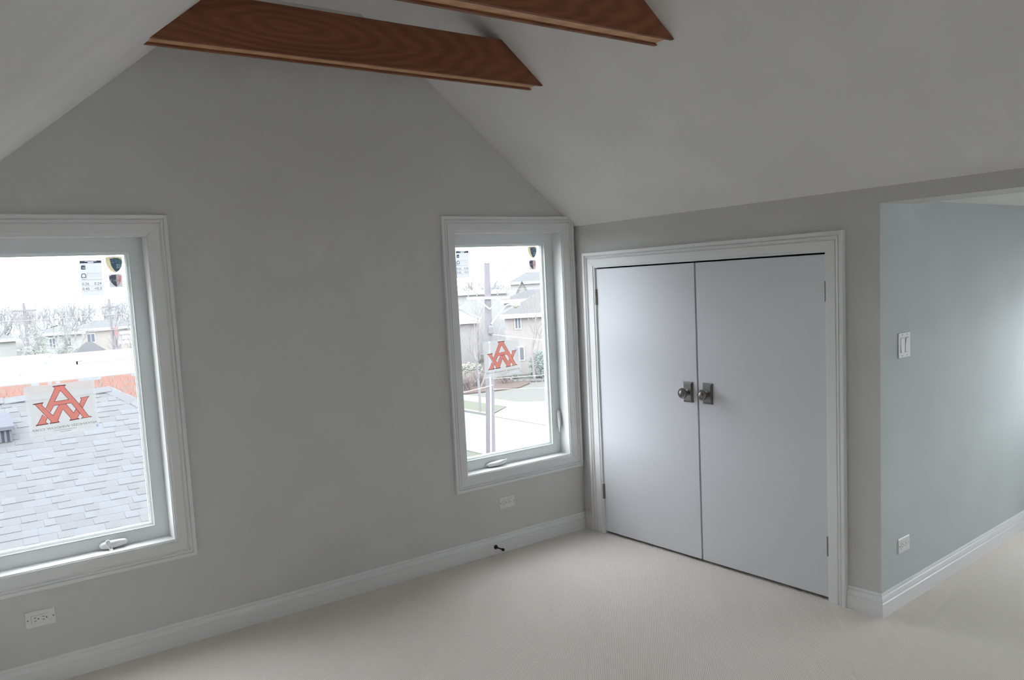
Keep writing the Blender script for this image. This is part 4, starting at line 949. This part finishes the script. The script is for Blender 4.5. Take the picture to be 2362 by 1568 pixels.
# trees and shrubs
for i_, (x, y, h, lab) in enumerate([(28.0, 47.6, 6.4, 'bare tree in front of the pinkish house'), (34.6, 53.6, 7.0, 'bare tree between the pinkish house and the utility pole')]):
    put(bare_tree_mb(110+i_, h, 0.12, 6, 0.6, 4, 0.2), 'bare_tree', 'bark_b', (x, y, G), lab, 'tree')
put(bare_tree_mb(71, 8.6, 0.12, 6, 0.55, 5, 0.2), 'bare_tree', 'bark_b', (10.6, 20.6, G), 'near bare tree with fine branches just left of the utility pole', 'tree')
put(bare_tree_mb(73, 6.8, 0.11, 6, 0.5, 4, 0.25), 'bare_tree', 'bark', (22.6, 33.4, G), 'bare street tree behind the utility pole', 'tree')
put(bare_tree_mb(76, 7.4, 0.11, 5, 0.5, 4, 0.25), 'bare_tree', 'bark_b', (34.0, 42.6, G), 'bare tree growing against the brick house', 'tree')
put(bare_tree_mb(77, 6.6, 0.11, 5, 0.6, 4, 0.2), 'bare_tree', 'bark_b', (31.8, 54.0, G), 'bare tree behind the blue tarpaulin', 'tree')
for i, (x, y, rx, ry, h, n, mt, lab) in enumerate([(35.5, 43.6, .95, .9, 1.9, 1500, 'shrub', 'dark green shrub at the corner of the brick house'), (33.4, 45.2, .9, .8, 1.1, 1300, 'leaf', 'low shrub between the mulch bed and the brick house'),
        (31.0, 46.6, 1.1, .9, 1.3, 1300, 'leaf', 'low olive shrub behind the mulch bed'), (36.9, 42.2, 1.1, .9, 1.0, 1000, 'shrub', 'low green shrub beside the pale rocks'), (29.6, 49.4, 1.1, .9, .8, 1500, 'leaf', 'rounded hedge shrub next to the blue tarpaulin')]):
    put(shrub_mb(80+i, rx, ry, h, n, 0.17), 'shrub', mt, (x, y, G+.05), lab, 'shrub')
for i, (x, y, rx, h, n, lab) in enumerate([(27.6, 42.2, .9, 1.1, 150, 'leafless twiggy shrub at the sidewalk end of the mulch bed'), (29.4, 43.4, .8, 1.0, 150, 'leafless twiggy shrub in the middle of the mulch bed'), (31.6, 43.0, 0.6, .8, 110, 'low leafless shrub at the lawn end of the mulch bed'), (33.0, 55.0, 1.4, 3.2, 170, 'tall reddish leafless thicket behind the blue tarpaulin'), (35.2, 56.6, 1.4, 2.8, 170, 'leafless thicket between the blue tarpaulin and the pinkish house')]):
    put(twig_mb(95+i, rx, h, n, 0.016), 'twiggy_shrub', 'twig', (x, y, G+.1), lab, 'shrub')
R4 = random.Random(9)
for i in range(9):
    t_ = i/8; x, y = 32.3+t_*2.6, 42.8-t_*2.4
    mb = MB(); vs = [(x+R4.uniform(.7, 1)*.24*math.cos(a)*math.cos(e), y+.18*math.sin(a)*math.cos(e), G+.12+.16*math.sin(e)*R4.uniform(.8, 1.1)) for e in (-.6, .1, .8) for a in [k*math.pi/4 for k in range(8)]]
    fs = [(e*8+k, e*8+(k+1) % 8, (e+1)*8+(k+1) % 8, (e+1)*8+k) for e in range(2) for k in range(8)]+[tuple(range(7, -1, -1)), tuple(range(16, 24))]
    tag(mb.add(vs, fs).build('edging_stone', 'stone'), 'pale rock in the row edging the lawn below the shrubs', 'stone', 'rocks edging the lawn')
mb = MB(); R5 = random.Random(4); n_, k_ = 10, 7
for a in range(n_):
    for b in range(k_):
        u, v = -0.75+1.5*a/(n_-1), -0.45+0.9*b/(k_-1); e = max(0.0, 1-(u/0.78)**4)*max(0.0, 1-(v/0.48)**4)
        mb.v.append((34.5+u*0.8+v*0.6, 51.1-u*0.6+v*0.8, G+0.04+0.72*e**0.6*(0.85+0.25*math.sin(u*5)+R5.uniform(-.05, .05))))
mb.f = [(a*k_+b, (a+1)*k_+b, (a+1)*k_+b+1, a*k_+b+1) for a in range(n_-1) for b in range(k_-1)]; mb.mi = [0]*len(mb.f)
tag(mb.build('tarpaulin', 'carblue', smooth=True), 'blue tarpaulin over a low pile behind the twiggy shrubs', 'tarpaulin')
yw = math.atan2(-0.61, 0.79)
box_house((35.02, 47.2, G), 9, 6.5, 4.75, 1.6, yw, 'brick', 'house_roof', 'two storey brick house with white eaves across the street', [(0.72, 1.27, 3.55, 4.60), (0.55, 1.42, 1.1, 2.25), (3.2, 4.4, 3.2, 4.5), (3.2, 4.4, .9, 2.2)])
box_house((40.6, 54.6, G), 6, 5, 5.7, 0.75, yw, 'brick', 'dark_roof', 'house with a dark grey roof directly behind the brick house')
box_house((51.0, 67.7, G), 3.3, 7, 3.9, 3.3, yw, 'cream', 'far_roof', 'cream house with a steep pointed gable beyond the brick house', [(1.3, 1.75, 4.6, 6.0)], gable_front=True)
box_house((42.6, 66.6, G), 6.0, 2.4, 6.3, 0.3, yw, 'tan', 'white_roof', 'long pale building with a white roof edge behind the utility pole', gut=0.14)
box_house((36.4, 60.0, G), 4.0, 5, 4.0, 1.1, yw, 'pink_wall', 'white_roof', 'pinkish house with a white roof behind the near bare tree', [(1.2, 2.0, 2.4, 3.6)])
box_house((64, 84, G), 10, 5, 7.2, 1.3, yw, 'tan', 'far_roof', 'distant hazy house near the horizon beyond the pointed gable')
# unseen house added to cut off the lowest sky in front of the dormer window
box_house((15.5, -1.0, G), 12, 9, 6.6, 1.6, -math.pi/2, 'brick', 'dark_roof', 'unseen brick house added opposite the dormer window to block the low sky', [(2, 3.4, 4.4, 5.8), (7, 8.4, 4.4, 5.8)])
